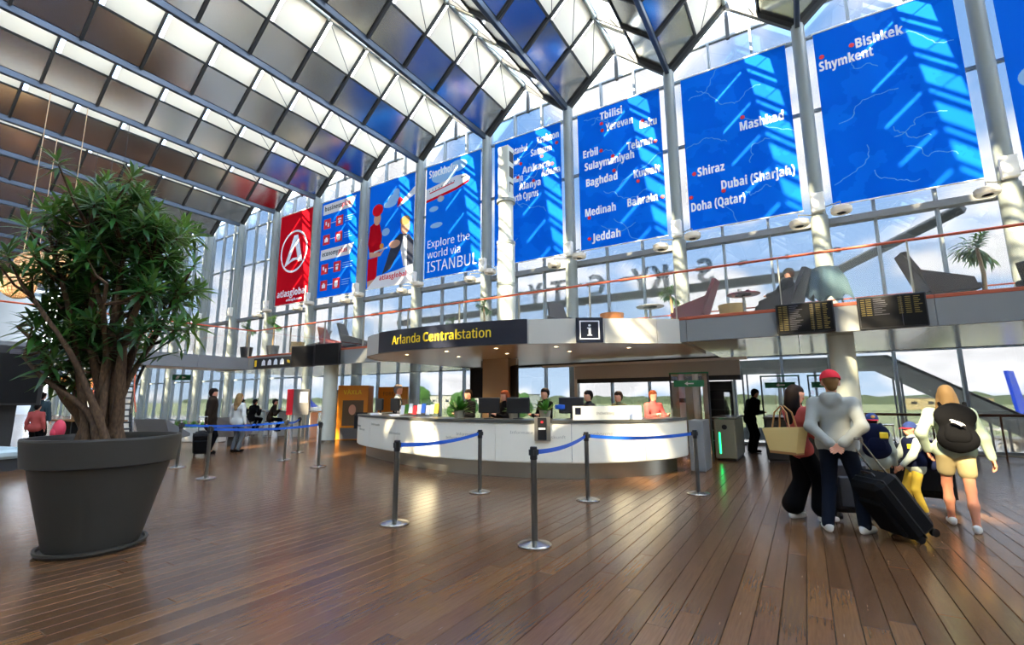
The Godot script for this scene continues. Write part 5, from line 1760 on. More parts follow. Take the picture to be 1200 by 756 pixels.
	var ar := g().plate(PackedVector2Array([Vector2(0.02, -0.05), Vector2(0.16, 0.0), Vector2(0.02, 0.05)]), 0.025, 0.03)
	ar.plate(PackedVector2Array([Vector2(-0.2, -0.06), Vector2(-0.1, -0.06), Vector2(-0.06, 0.06), Vector2(-0.15, 0.06)]), 0.025, 0.03)
	part(k, "symbol", ar, M.print_white)
	part(k, "rod", g().tube([Vector3(0, 0.11, 0), Vector3(0, 0.36, 0)], 0.012, 6), M.steel_dull)
	k = thing("direction_sign", "black direction sign with white pictograms and a yellow mark on the fascia", "sign", Vector3(-18.3, 2.98, -10.90))
	part(k, "board", g().bevel(Vector3(0.55, 0, 0), Vector3(3.1, 0.40, 0.06), 0.008), M.black_plastic)
	for i in 4:
		part(k, "pictogram", g().plate(PackedVector2Array([Vector2(-0.42 + 0.42 * i, -0.1), Vector2(-0.16 + 0.42 * i, -0.1), Vector2(-0.18 + 0.42 * i, 0.08), Vector2(-0.29 + 0.42 * i, 0.14), Vector2(-0.40 + 0.42 * i, 0.06)]), 0.03, 0.036), M.print_white)
	part(k, "yellow_mark", g().box(Vector3(-0.85, 0, 0.033), Vector3(0.14, 0.26, 0.008)), M.sign_yellow)
	part(k, "lettering", letters("Tåg  Trains", 0.09, 0.0, 1.0, 0.006), M.sign_yellow, Vector3(1.30, -0.04, 0.031))
	# two black monitors hung from the fascia
	for s in [[-15.75, "black hanging monitor nearer the direction sign"], [-14.35, "black hanging monitor beside the canopy"]]:
		k = thing("hanging_monitor", s[1], "monitor", Vector3(s[0], 3.10, -10.70), 0.15)
		part(k, "casing", g().bevel(Vector3(), Vector3(1.15, 0.78, 0.09), 0.01), M.black_plastic)
		part(k, "screen", g().box(Vector3(0, 0, 0.047), Vector3(1.07, 0.70, 0.006)), M.screen_dark)
		part(k, "bracket", g().box(Vector3(0, 0.0, -0.13), Vector3(0.2, 0.2, 0.2)), M.steel_dull)
	# orange cash machine cubicle
	k = thing("orange_kiosk", "orange kiosk with a picture panel, left of the counter", "kiosk", Vector3(-15.0, 0, -12.6), 0.62)
	part(k, "body", g().bevel(Vector3(0, 1.02, 0), Vector3(1.15, 2.04, 0.9), 0.02), M.orange)
	part(k, "picture_panel", g().box(Vector3(0.02, 1.0, 0.456), Vector3(0.78, 0.95, 0.02)), M.panel_brown)
	part(k, "picture_face", g().ball(Vector3(0.0, 1.12, 0.466), Vector3(0.14, 0.2, 0.012), 12, 8), M.skin_b)
	part(k, "lower_panel", g().box(Vector3(0.02, 0.24, 0.456), Vector3(0.9, 0.42, 0.02)), M.panel_grey)
	part(k, "lettering", letters("VÄXLA", 0.16, 0.6, 1.0, 0.008), M.sign_yellow, Vector3(-0.36, 1.70, 0.452))
	k = thing("orange_screen_wall", "second orange panel behind the clerk's end of the counter", "panel", Vector3(-14.1, 0, -13.7), 0.3)
	part(k, "board", g().bevel(Vector3(0, 1.0, 0), Vector3(1.3, 2.0, 0.12), 0.01), M.orange)
	part(k, "lettering", letters("FOREIGN", 0.14, 0.6, 1.0, 0.006), M.orange_dark, Vector3(-0.42, 1.66, 0.062))
	k = thing("notice_stand", "red and grey notice stand on slim legs", "stand", Vector3(-16.2, 0, -10.9), 0.5)
	part(k, "board", g().bevel(Vector3(0.15, 1.42, 0), Vector3(0.62, 0.95, 0.06), 0.01), M.panel_grey)
	part(k, "red_strip", g().bevel(Vector3(-0.28, 1.42, 0.01), Vector3(0.24, 0.95, 0.07), 0.01), M.print_red)
	for s in [-1, 1]:
		part(k, "leg", g().tube([Vector3(0.05 + s * 0.3, 0.0, 0), Vector3(0.05 + s * 0.3, 0.96, 0)], 0.018, 7), M.steel_dull)
	part(k, "sheet", g().box(Vector3(0.25, 1.6, 0.033), Vector3(0.3, 0.4, 0.005)), M.print_white)
	k = thing("ticket_machine", "dark ticket machine with a blue edge beyond the notice stand", "machine", Vector3(-16.3, 0, -13.2), 0.55)
	part(k, "body", g().bevel(Vector3(0, 0.95, 0), Vector3(0.75, 1.9, 0.6), 0.03), M.dark_paint)
	part(k, "blue_edge", g().box(Vector3(-0.40, 1.05, 0), Vector3(0.05, 1.7, 0.62)), M.tape_blue)
	part(k, "screen", g().box(Vector3(0.02, 1.3, 0.303), Vector3(0.45, 0.4, 0.01)), M.screen_dark)
	# window counter where people sit
	k = thing("window_counter", "long pale bar counter along the left windows", "counter", Vector3(-19.6, 0, -12.2), 0.0)
	part(k, "top", g().bevel(Vector3(0, 1.02, 0), Vector3(5.6, 0.06, 0.5), 0.01), M.fascia_light)
	for i in 6:
		part(k, "support", g().box(Vector3(-2.6 + 1.04 * i, 0.495, 0), Vector3(0.07, 0.99, 0.35)), M.white_paint)
	# far cafe clutter: small lamps and a white booth wall
	for s in [[Vector3(-28.93, 2.5, -7.6), "orange bell lamp over the far seats"], [Vector3(-28.93, 2.2, -8.2), "cream bell lamp beside the orange one"], [Vector3(-24.67, 2.25, -7.4), "orange bell lamp seen through the plant's lowest leaves"]]:
		var o := thing("bell_lamp", s[1], "lamp", s[0])
		part(o, "shade", g().lathe([[0.30, -0.22], [0.27, -0.05], [0.12, 0.12], [0.03, 0.2], [0.0, 0.21]], 20), M.lamp_shade)
		part(o, "bulb_lamp", g().ball(Vector3(0, -0.08, 0), Vector3.ONE * 0.06, 10, 8), M.bulb)
		part(o, "cord", g().tube([Vector3(0, 0.2, 0), Vector3(0, 11.5, 0)], 0.01, 4), M.dark_paint)
	k = thing("booth_wall", "white partition with three small dark square openings", "partition", Vector3(-27.3, 0, -8.6), 0.35)
	part(k, "panel", g().bevel(Vector3(0, 1.0, 0), Vector3(3.4, 2.0, 0.1), 0.01), M.white_paint)
	for i in 3:
		part(k, "opening", g().box(Vector3(-0.7 + 0.65 * i, 1.7, 0.052), Vector3(0.36, 0.3, 0.02)), M.dark_paint)
	k = thing("leaf_hedge", "low row of green plants in a trough below the stair", "plant", Vector3(-19.2, 0, -8.9), 0.4)
	part(k, "trough", g().bevel(Vector3(0, 0.25, 0), Vector3(2.2, 0.5, 0.4), 0.02), M.fascia_light)
	var hq := g()
	for i in 120:
		var d := Vector3(rng.randf_range(-0.6, 0.6), rng.randf_range(0.4, 1.0), rng.randf_range(-0.6, 0.6)).normalized()
		blade(hq, Vector3(rng.randf_range(-1.05, 1.05), 0.48, rng.randf_range(-0.15, 0.15)), d, rng.randf_range(0.25, 0.5), 0.03, 0.4)
	part(k, "leaves", hq, M.leaf_pot)

# ---------------------------------------------------------------- right side: gates, rail, luggage
func right_side() -> void:
	# ticket gate cabinets
	var gates := [[Vector3(-1.75, 0, -12.75), "steel ticket gate cabinet with a glowing green strip"], [Vector3(-0.66, 0, -13.1), "dark steel ticket gate cabinet behind the pink-sleeved woman"], [Vector3(0.10, 0, -13.3), "dark steel ticket gate cabinet behind the man in the grey hoodie"]]
	for i in gates.size():
		var o := thing("ticket_gate", gates[i][1], "ticket gate", gates[i][0], 0.0, "ticket gates under the mezzanine")
		part(o, "body", g().bevel(Vector3(0, 0.52, -0.75), Vector3(0.48, 0.96, 1.7), 0.03), M.gate_steel if i == 0 else M.gate_dark)
		part(o, "top_plate", g().bevel(Vector3(0, 1.02, -0.75), Vector3(0.54, 0.05, 1.76), 0.015), M.steel if i == 0 else M.gate_dark)
		part(o, "foot", g().box(Vector3(0, 0.02, -0.75), Vector3(0.42, 0.04, 1.6)), M.black_plastic)
		part(o, "reader", g().tube([Vector3(0.0, 0.80, 0.09), Vector3(0.0, 0.80, 0.12)], 0.06, 16), M.black_plastic)
		if i == 0:
			part(o, "signal_light", g().box(Vector3(-0.12, 0.42, 0.106), Vector3(0.035, 0.5, 0.012)), M.green_glow)
		for j in 3:
			part(o, "panel_seam", g().box(Vector3(-0.242, 0.28 + 0.27 * j, -0.75), Vector3(0.006, 0.012, 1.6)), M.black_plastic)
		part(o, "glass_wing", g().box(Vector3(0.0, 1.35, -0.75), Vector3(0.02, 0.6, 1.0)), M.screen_glass)
	# glass screens with green framed signs
	for s in [[Vector3(-2.45, 0, -12.35), 0.9, "glass screen with a green arrow sign by the counter's end"], [Vector3(-0.60, 0, -15.6), 0.95, "glass screen in a dark frame beyond the gates"], [Vector3(0.45, 0, -15.9), 0.7, "second dark framed glass screen beyond the gates"]]:
		var o := thing("glass_screen", s[2], "screen", s[0])
		var w: float = s[1]
		for e in [-0.5, 0.5]:
			part(o, "post", g().box(Vector3(e * w, 1.05, 0), Vector3(0.04, 2.1, 0.04)), M.dark_paint)
		part(o, "head_bar", g().box(Vector3(0, 2.12, 0), Vector3(w + 0.04, 0.04, 0.04)), M.exit_green)
		part(o, "pane", g().box(Vector3(0, 1.05, 0), Vector3(w - 0.04, 2.0, 0.012)), M.screen_glass)
		part(o, "green_sign", g().box(Vector3(0, 1.86, 0.02), Vector3(w * 0.8, 0.16, 0.02)), M.exit_green)
		part(o, "arrow", g().plate(PackedVector2Array([Vector2(-0.1, 1.86), Vector2(-0.02, 1.91), Vector2(-0.02, 1.875), Vector2(0.12, 1.875), Vector2(0.12, 1.845), Vector2(-0.02, 1.845), Vector2(-0.02, 1.81)]), 0.03, 0.036), M.print_white)
	var rack := thing("dark_rack", "dark slatted display rack behind the gate glass", "rack", Vector3(-2.15, 0, -15.2))
	part(rack, "back", g().box(Vector3(0, 1.0, -0.2), Vector3(0.7, 2.0, 0.04)), M.black_plastic)
	for j in 6:
		part(rack, "shelf", g().box(Vector3(0, 0.25 + 0.3 * j, 0), Vector3(0.68, 0.03, 0.36)), M.dark_paint)
	for e in [-1, 1]:
		part(rack, "side", g().box(Vector3(e * 0.35, 1.0, 0), Vector3(0.03, 2.0, 0.42)), M.black_plastic)
	# inner porch behind the desk: white header, grey soffit and pink banded posts
	var p := structure("wall_porch", Vector3(-4.3, 0, -14.6), "low inner porch behind the desk")
	part(p, "header", g().box(Vector3(0.3, 2.35, 0), Vector3(5.0, 0.42, 0.2)), M.fascia_light)
	part(p, "white_lintel", g().box(Vector3(-0.2, 2.60, 0.05), Vector3(6.4, 0.07, 0.2)), M.white_paint)
	part(p, "dark_beam", g().box(Vector3(0.3, 2.08, -0.1), Vector3(5.0, 0.14, 0.3)), M.dark_paint)
	part(p, "back_panel", g().box(Vector3(1.05, 1.0, -1.2), Vector3(0.9, 2.0, 0.08)), M.sand_wall)
	part(p, "jamb", g().box(Vector3(-2.2, 1.3, 0), Vector3(0.10, 2.6, 0.12)), M.white_paint)
	for q in [[1.30, M.pinkish, "banded post"], [1.68, M.white_paint, ""], [1.95, M.sand_wall, ""]]:
		part(p, "post", g().tube([Vector3(q[0], 0, 0.5), Vector3(q[0], 2.2, 0.5)], 0.085, 14), q[1])
	part(p, "post_band", g().lathe([[0.092, 1.38], [0.092, 1.5]], 14, Vector3(1.30, 0, 0.5)), M.dark_paint)
	# guard rail before the right windows
	var r := thing("window_rail", "brown handrail with slim posts before the right windows", "railing", Vector3(0, 0, -15.8))
	part(r, "handrail", g().tube([Vector3(1.3, 1.06, 0), Vector3(9.0, 1.06, 0)], 0.035, 8), M.rail_brown)
	part(r, "low_rail", g().tube([Vector3(1.3, 0.12, 0), Vector3(9.0, 0.12, 0)], 0.02, 6), M.steel_dull)
	for i in 7:
		part(r, "post", g().tube([Vector3(1.4 + 1.25 * i, 0, 0), Vector3(1.4 + 1.25 * i, 1.06, 0)], 0.022, 7), M.rail_brown)
		if i < 6:
			part(r, "pane", g().box(Vector3(2.02 + 1.25 * i, 0.58, 0), Vector3(1.18, 0.8, 0.01)), M.screen_glass)
	# dark door leaf at the right edge
	var d := structure("door_1", Vector3(4.95, 0, -16.3), "dark door leaf at the picture's right edge")
	part(d, "leaf", g().bevel(Vector3(0.55, 1.37, 0), Vector3(1.0, 2.74, 0.12), 0.01), M.dark_paint)
	part(d, "frame", g().box(Vector3(0.0, 1.37, 0.02), Vector3(0.10, 2.74, 0.2)), M.grey_paint)
	part(d, "handle", g().tube([Vector3(0.15, 0.9, 0.10), Vector3(0.15, 2.0, 0.10)], 0.02, 8), M.steel)
	# luggage
	suitcase("black soft suitcase tilted on its wheels behind the man", Vector3(0.86, 0, -6.80), -1.016, 0.60, 0.44, 0.68, 0.30, M.suitcase_black, true)
	suitcase("dark grey suitcase standing between the man and the woman", Vector3(0.36, 0, -7.45), 0.3, 0.0, 0.42, 0.62, 0.26, M.suitcase_grey, true)
	suitcase("black upright suitcase behind the two boys", Vector3(0.98, 0, -8.9), 0.1, 0.0, 0.46, 0.74, 0.30, M.suitcase_black, true)
	suitcase("second black upright suitcase beside the boys, handle raised", Vector3(1.45, 0, -9.1), -0.2, 0.0, 0.46, 0.74, 0.30, M.suitcase_black, true)
	suitcase("black wheeled suitcase pulled by the man in the dark coat", Vector3(-14.15, 0, -6.75), 0.95, 0.35, 0.40, 0.58, 0.26, M.suitcase_black, true)

func suitcase(label: String, at: Vector3, turn: float, tilt: float, w: float, h: float, d: float, m: Material, handle: bool) -> void:
	var o := thing("suitcase", label, "suitcase", at, turn, "wheeled suitcases")
	var t := Node3D.new()
	var b := Basis(Vector3.RIGHT, tilt)
	var off := Vector3(0, 0.055, 0)
	part(o, "body", g().bevel(off + b * Vector3(0, 0.04 + h * 0.5, 0), Vector3(w, h, d), 0.05, b), m)
	part(o, "front_pocket", g().bevel(off + b * Vector3(0, 0.04 + h * 0.42, d * 0.5 + 0.015), Vector3(w * 0.8, h * 0.6, 0.05), 0.02, b), m)
	part(o, "zip_band", g().bevel(off + b * Vector3(0, 0.04 + h * 0.5, 0.03), Vector3(w + 0.012, h + 0.012, 0.015), 0.004, b), M.dark_paint)
	for s in [-1, 1]:
		for e in [-1, 1]:
			var c: Vector3 = off + b * Vector3(s * w * 0.38, 0.0, e * d * 0.32)
			if tilt > 0.1 and e < 0:
				c.y = maxf(c.y, 0.05)
			c.y = maxf(c.y, 0.042)
			part(o, "wheel", g().tube([c + Vector3(-0.02, 0, 0), c + Vector3(0.02, 0, 0)], 0.042, 12), M.black_plastic)
	part(o, "grip", g().tube([off + b * Vector3(-0.08, h + 0.05, 0), off + b * Vector3(-0.07, h + 0.09, 0), off + b * Vector3(0.07, h + 0.09, 0), off + b * Vector3(0.08, h + 0.05, 0)], 0.014, 6), M.black_plastic)
	if handle:
		var hh := h + (0.45 if tilt > 0.1 else 0.30)
		var hb := g()
		for s in [-1, 1]:
			hb.tube([off + b * Vector3(s * 0.10, h, -d * 0.4), off + b * Vector3(s * 0.10, hh, -d * 0.4)], 0.009, 6)
		hb.tube([off + b * Vector3(-0.11, hh, -d * 0.4), off + b * Vector3(0.11, hh, -d * 0.4)], 0.016, 7)
		part(o, "pull_handle", hb, M.steel)

# ---------------------------------------------------------------- soft bodies
# each bone: [from, to, radius, radius, squash along z (optional), squash along x (optional)]; joined by a smooth minimum and meshed as surface nets
func flesh(q: G, bones: Array, cell: float, k: float) -> G:
	var lo := Vector3(INF, INF, INF)
	var hi := -lo
	for b in bones:
		var r: float = maxf(b[2], b[3]) + k + cell * 2.0
		lo = lo.min(b[0] - Vector3(r, r, r)).min(b[1] - Vector3(r, r, r))
		hi = hi.max(b[0] + Vector3(r, r, r)).max(b[1] + Vector3(r, r, r))
	var n := Vector3i(((hi - lo) / cell).ceil()) + Vector3i(2, 2, 2)
	var nx := n.x
	var nxy := n.x * n.y
	var F := PackedFloat32Array()
	F.resize(nxy * n.z)
	F.fill(1.0)
	for b in bones:
		var a: Vector3 = b[0]
		var c: Vector3 = b[1]
		var ra: float = b[2]
		var rb: float = b[3]
		var sz: float = b[4] if b.size() > 4 else 1.0
		var sx: float = b[5] if b.size() > 5 else 1.0
		var sm := minf(1.0, minf(sz, sx))
		var r := maxf(ra, rb) + k + cell
		var i0 := Vector3i(((a.min(c) - Vector3(r, r, r) - lo) / cell).floor()).max(Vector3i.ZERO)
		var i1 := Vector3i(((a.max(c) + Vector3(r, r, r) - lo) / cell).ceil()).min(n - Vector3i.ONE)
		var sa := Vector3(a.x / sx, a.y, a.z / sz)
		var ab := Vector3(c.x / sx, c.y, c.z / sz) - sa
		var ll := maxf(ab.length_squared(), 1e-9)
		for z in range(i0.z, i1.z + 1):
			var pz := (lo.z + z * cell) / sz
			for y in range(i0.y, i1.y + 1):
				var py := lo.y + y * cell
				var at := z * nxy + y * nx
				for x in range(i0.x, i1.x + 1):
					var p := Vector3((lo.x + x * cell) / sx, py, pz) - sa
					var t := clampf(p.dot(ab) / ll, 0.0, 1.0)
					var d := ((p - ab * t).length() - (ra + (rb - ra) * t)) * sm
					var o := F[at + x]
					var h := maxf(k - absf(o - d), 0.0)
					F[at + x] = minf(o, d) - h * h / (4.0 * k)
	var base := q.V.size()
	var idx := PackedInt32Array()
	idx.resize(F.size())
	idx.fill(-1)
	var off := [0, 1, nx, nx + 1, nxy, nxy + 1, nxy + nx, nxy + nx + 1]
	var pos := [Vector3(0, 0, 0), Vector3(1, 0, 0), Vector3(0, 1, 0), Vector3(1, 1, 0), Vector3(0, 0, 1), Vector3(1, 0, 1), Vector3(0, 1, 1), Vector3(1, 1, 1)]
	var edges := [[0, 1], [2, 3], [4, 5], [6, 7], [0, 2], [1, 3], [4, 6], [5, 7], [0, 4], [1, 5], [2, 6], [3, 7]]
	var count := 0
	for z in n.z - 1:
		for y in n.y - 1:
			var at := z * nxy + y * nx
			for x in n.x - 1:
				var i := at + x
				var f0 := F[i]
				if f0 > cell * 2.0 or f0 < -cell * 2.0:
					continue
				var m := 0
				for e in 8:
					if F[i + off[e]] < 0.0:
						m += 1
				if m == 0 or m == 8:
					continue
				var s := Vector3()
				var c := 0
				for e in edges:
					var fa := F[i + off[e[0]]]
					var fb := F[i + off[e[1]]]
					if (fa < 0.0) != (fb < 0.0):
						s += pos[e[0]].lerp(pos[e[1]], fa / (fa - fb))
						c += 1
				q.V.append(lo + (Vector3(x, y, z) + s / c) * cell)
				q.U.append(Vector2())
				idx[i] = base + count
				count += 1
	var N := PackedVector3Array()
	N.resize(count)
	var step := [1, nx, nxy]
	for z in range(1, n.z - 1):
		for y in range(1, n.y - 1):
			for x in range(1, n.x - 1):
				var i := z * nxy + y * nx + x
				var fa := F[i]
				if fa > cell * 2.0 or fa < -cell * 2.0:
					continue
				for ax in 3:
					var fb := F[i + step[ax]]
					if (fa < 0.0) == (fb < 0.0):
						continue
					var u: int = step[(ax + 1) % 3]
					var v: int = step[(ax + 2) % 3]
					var a := idx[i - u - v]
					var b := idx[i - v]
					var c := idx[i]
					var d := idx[i - u]
					if a < 0 or b < 0 or c < 0 or d < 0:
						continue
					if fa >= 0.0:
						var t := b
						b = d
						d = t
					var nn := (q.V[b] - q.V[a]).cross(q.V[d] - q.V[a])
					for w in [a, b, c, d]:
						N[w - base] += nn
					q.I.append_array(PackedInt32Array([a, c, b, a, d, c]))
	for w in N:
		q.N.append(w.normalized())
	return q

func bend(a: Vector3, target: Vector3, l1: float, l2: float, pole: Vector3) -> Array:   # [middle joint, end joint]
	var d := target - a
	var l := clampf(d.length(), absf(l1 - l2) + 0.01, l1 + l2 - 0.004)
	var u := d.normalized()
	var x := (l1 * l1 - l2 * l2 + l * l) / (2.0 * l)
	var h := sqrt(maxf(l1 * l1 - x * x, 0.0))
	var p := (pole - u * pole.dot(u)).normalized()
	return [a + u * x + p * h, a + u * l]

# a hand: palm, four fingers of different lengths bent at the knuckles and a thumb from the palm's side
func hand_bones(wrist: Vector3, dir: Vector3, palm: Vector3, side: float, s: float, curl: float) -> Array:
	var f := dir.normalized()
	var pn := (palm - f * palm.dot(f)).normalized()      # where the palm looks
	var w := f.cross(pn) * side                           # towards the thumb
	var out := []
	for i in 4:
		var o := (0.028 - 0.019 * i) * s
		out.append([wrist + w * o * 0.6, wrist + f * 0.085 * s + w * o, 0.016 * s, 0.013 * s])
		var k := wrist + f * 0.088 * s + w * o
		var l: float = [0.036, 0.041, 0.038, 0.030][i] * s
		var d1 := (f + pn * curl).normalized()
		var m := k + d1 * l
		var d2 := (f * (1.0 - curl) + pn * (0.3 + curl * 1.2)).normalized()
		out.append([k, m, 0.0095 * s, 0.0085 * s])
		out.append([m, m + d2 * l * 0.85, 0.0085 * s, 0.007 * s])
	var tb := wrist + f * 0.025 * s + w * 0.030 * s
	var t1 := tb + (f * 0.7 + w * 0.75 + pn * 0.25).normalized() * 0.040 * s
	out.append([tb, t1, 0.012 * s, 0.010 * s])
	out.append([t1, t1 + (f * 0.9 + w * 0.2 + pn * 0.4).normalized() * 0.030 * s, 0.010 * s, 0.008 * s])
	return out

func person(label: String, at: Vector3, turn: float, P: Dictionary, group := "") -> Node3D:
	var o := thing("person", label, "person", at, turn, group)
	var H: float = P.get("H", 1.72)
	var s := H / 1.75
	var cell: float = P.get("cell", 0.017)
	var near: bool = cell < 0.02
	var girth: float = P.get("girth", 1.0)
	var pel: Vector3 = P.get("pelvis", Vector3(0, 0.53 * H, 0))
	var lean: Vector3 = P.get("lean", Vector3())
	var chest: Vector3 = pel + Vector3(0, 0.19 * H, 0) + lean
	var tl := (chest - pel).normalized()
	var neck: Vector3 = chest + tl * 0.11 * H
	var head: Vector3 = neck + Vector3(0, 0.098 * H, -0.012 * s) + P.get("head", Vector3())
	var ht: float = P.get("head_turn", 0.0)
	var hb := Basis(Vector3.UP, ht) * Basis(Vector3.RIGHT, P.get("head_tilt", 0.0))
	var sh := []
	var arms := []
	var legs := []
	for i in 2:
		var e := -1.0 if i == 0 else 1.0
		var sp: Vector3 = chest + tl * 0.075 * H + Vector3(e * 0.102 * H * girth, 0, 0)
		sh.append(sp)
		var ht2: Vector3 = P.get("lhand" if i == 0 else "rhand", Vector3(e * 0.16 * H, 0.46 * H, -0.03))
		var ap: Vector3 = P.get("lpole" if i == 0 else "rpole", Vector3(e * 0.35, -0.2, 1.0))
		arms.append([sp] + bend(sp, ht2, 0.172 * H, 0.150 * H, ap))
		var hp: Vector3 = pel + Vector3(e * 0.050 * H, -0.02 * H, 0)
		var ft: Vector3 = P.get("lfoot" if i == 0 else "rfoot", Vector3(e * 0.06 * H, 0.045 * H, 0))
		var kp: Vector3 = P.get("knee_pole", Vector3(e * 0.12, 0, -1.0))
		legs.append([hp] + bend(hp, ft, 0.245 * H, 0.240 * H, kp))
	var toe := []
	for i in 2:
		var yaw: float = P.get("toe_turn", [0.15, -0.15])[i]
		toe.append(Vector3(-sin(yaw), 0, -cos(yaw)))
	# ---- skin, one surface
	var skin := []
	var torso := [[pel + Vector3(-0.045 * H, 0, 0), pel + Vector3(0.045 * H, 0, 0), 0.105 * s * girth, 0.105 * s * girth, 0.85], [pel + Vector3(0, 0.04 * H, 0), chest, 0.118 * s * girth, 0.128 * s * girth, 0.74], [chest + tl * 0.03 * H + Vector3(-0.055 * H, 0, 0), chest + tl * 0.03 * H + Vector3(0.055 * H, 0, 0), 0.098 * s * girth, 0.098 * s * girth, 0.85], [sh[0], sh[1], 0.055 * s, 0.055 * s]]
	skin.append_array(torso)
	skin.append([neck - tl * 0.02 * H, head + Vector3(0, -0.03 * H, 0.006), 0.056 * s, 0.050 * s])
	var lk := 1.0 if P.get("legs", "long") == "shorts" else 0.80
	for i in 2:
		skin.append([arms[i][0], arms[i][1], 0.046 * s, 0.038 * s])
		skin.append([arms[i][1], arms[i][2], 0.037 * s, 0.026 * s])
		skin.append([legs[i][0], legs[i][1], 0.078 * s * girth * lk, 0.052 * s * lk])
		skin.append([legs[i][1] , legs[i][1].lerp(legs[i][2], 0.45) + Vector3(0, 0, 0.012 * s), 0.051 * s * lk, 0.053 * s * lk])
		skin.append([legs[i][1].lerp(legs[i][2], 0.45) + Vector3(0, 0, 0.012 * s), legs[i][2], 0.052 * s * lk, 0.035 * s])
		skin.append([legs[i][2] + Vector3(0, -0.01, 0), legs[i][2] + toe[i] * 0.13 * s + Vector3(0, -0.035 * s, 0), 0.034 * s, 0.028 * s])
	var q := g()
	var hd := [[head + hb * Vector3(0, 0.022, 0.012) * s, head + hb * Vector3(0, 0.022, -0.008) * s, 0.098 * s, 0.094 * s, 1.0, 0.82], [head + hb * Vector3(0, -0.045, -0.030) * s, head + hb * Vector3(0, -0.075, -0.052) * s, 0.066 * s, 0.045 * s, 1.0, 0.88]]
	if near:
		flesh(q, skin, cell, 0.028)
		hd.append([head + hb * Vector3(0, 0.004, -0.098) * s, head + hb * Vector3(0, -0.028, -0.116) * s, 0.010 * s, 0.016 * s])
		for e in [-1.0, 1.0]:
			hd.append([head + hb * Vector3(e * 0.080, 0.012, 0.012) * s, head + hb * Vector3(e * 0.082, -0.022, 0.006) * s, 0.016 * s, 0.011 * s])
			hd.append([head + hb * Vector3(e * 0.018, 0.030, -0.090) * s, head + hb * Vector3(e * 0.045, 0.030, -0.080) * s, 0.012 * s, 0.012 * s])
		hd.append([head + hb * Vector3(-0.018, -0.058, -0.094) * s, head + hb * Vector3(0.018, -0.058, -0.094) * s, 0.010 * s, 0.010 * s])
		hd.append([neck, head + Vector3(0, -0.04 * s, 0.006), 0.052 * s, 0.048 * s])
		flesh(q, hd, 0.009, 0.016)
		for i in 2:
			var e := 1.0 if i == 0 else -1.0
			var d: Vector3 = P.get("lhand_dir" if i == 0 else "rhand_dir", (arms[i][2] - arms[i][1]).normalized())
			var pn: Vector3 = P.get("lpalm" if i == 0 else "rpalm", Vector3(e, 0, 0.2))
			flesh(q, hand_bones(arms[i][2], d, pn, e, s, P.get("curl", 0.35)) + [[arms[i][2] - d * 0.03, arms[i][2] + d * 0.02, 0.027 * s, 0.024 * s]], 0.0065, 0.008)
	else:
		skin.append_array(hd)
		for i in 2:
			var d: Vector3 = (arms[i][2] - arms[i][1]).normalized()
			skin.append([arms[i][2], arms[i][2] + d * 0.10 * s, 0.030 * s, 0.022 * s])
		flesh(q, skin, cell, 0.03)
	part(o, "body", q, P.get("skin", M.skin_a))
	if near:
		var ey := g()
		for e in [-1.0, 1.0]:
			ey.ball(head + hb * Vector3(e * 0.032, 0.012, -0.089) * s, Vector3(0.011, 0.008, 0.008) * s, 8, 6)
		part(o, "eyes", ey, M.eye)
		part(o, "mouth", g().ball(head + hb * Vector3(0, -0.058, -0.103) * s, Vector3(0.022, 0.006, 0.006) * s, 8, 6), M.lip)
	# ---- upper garment
	var loose: float = P.get("loose", 0.016)
	var gcell := maxf(cell, 0.017)
	var up := []
	for b in torso:
		var c: Array = b.duplicate()
		c[2] += loose
		c[3] += loose
		up.append(c)
	var hem: float = P.get("hem", -0.03)
	up.append([pel + Vector3(-0.045 * H, hem * H, 0), pel + Vector3(0.045 * H, hem * H, 0), 0.108 * s * girth + loose, 0.108 * s * girth + loose, 0.85])
	var sleeve: float = P.get("sleeve", 1.0)
	for i in 2:
		if sleeve >= 1.0:
			up.append([arms[i][0], arms[i][1], 0.050 * s + loose, 0.043 * s + loose])
			up.append([arms[i][1], arms[i][1].lerp(arms[i][2], 0.95), 0.043 * s + loose, 0.030 * s + loose * 0.8])
		else:
			up.append([arms[i][0], arms[i][0].lerp(arms[i][1], sleeve * 2.0), 0.052 * s + loose, 0.046 * s + loose])
	up.append([neck - tl * 0.025 * H, neck + tl * 0.005 * H, 0.062 * s + loose, 0.056 * s + loose])
	if P.has("hood"):
		up.append([neck + Vector3(-0.05, 0.005, 0.075) * s, neck + Vector3(0.05, 0.005, 0.075) * s, 0.062 * s, 0.062 * s, 0.8])
		up.append([neck + Vector3(0, -0.05, 0.095) * s, neck + Vector3(0, -0.05, 0.095) * s, 0.06 * s, 0.06 * s, 0.7])
		for i in 2:
			up.append([arms[i][1].lerp(arms[i][2], 0.90), arms[i][1].lerp(arms[i][2], 0.98), 0.034 * s + loose * 0.7, 0.034 * s + loose * 0.7])
	part(o, P.get("top_name", "shirt"), flesh(g(), up, gcell, 0.032), P.get("top", M.cloth_grey))
	# ---- lower garment
	var dn := [[pel + Vector3(-0.045 * H, -0.005 * H, 0), pel + Vector3(0.045 * H, -0.005 * H, 0), 0.118 * s * girth, 0.118 * s * girth, 0.86]]
	for i in 2:
		var l: Array = legs[i]
		match P.get("legs", "long"):
			"long":
				dn.append([l[0], l[1], 0.092 * s * girth, 0.072 * s])
				dn.append([l[1], l[2] + Vector3(0, 0.01, 0), 0.072 * s, 0.062 * s])
			"shorts":
				dn.append([l[0], l[0].lerp(l[1], 0.52), 0.096 * s * girth, 0.092 * s])
			"wide":
				dn.append([l[0], l[1], 0.098 * s * girth, 0.105 * s])
				dn.append([l[1], l[2] + Vector3(0, 0.10, 0), 0.105 * s, 0.135 * s])
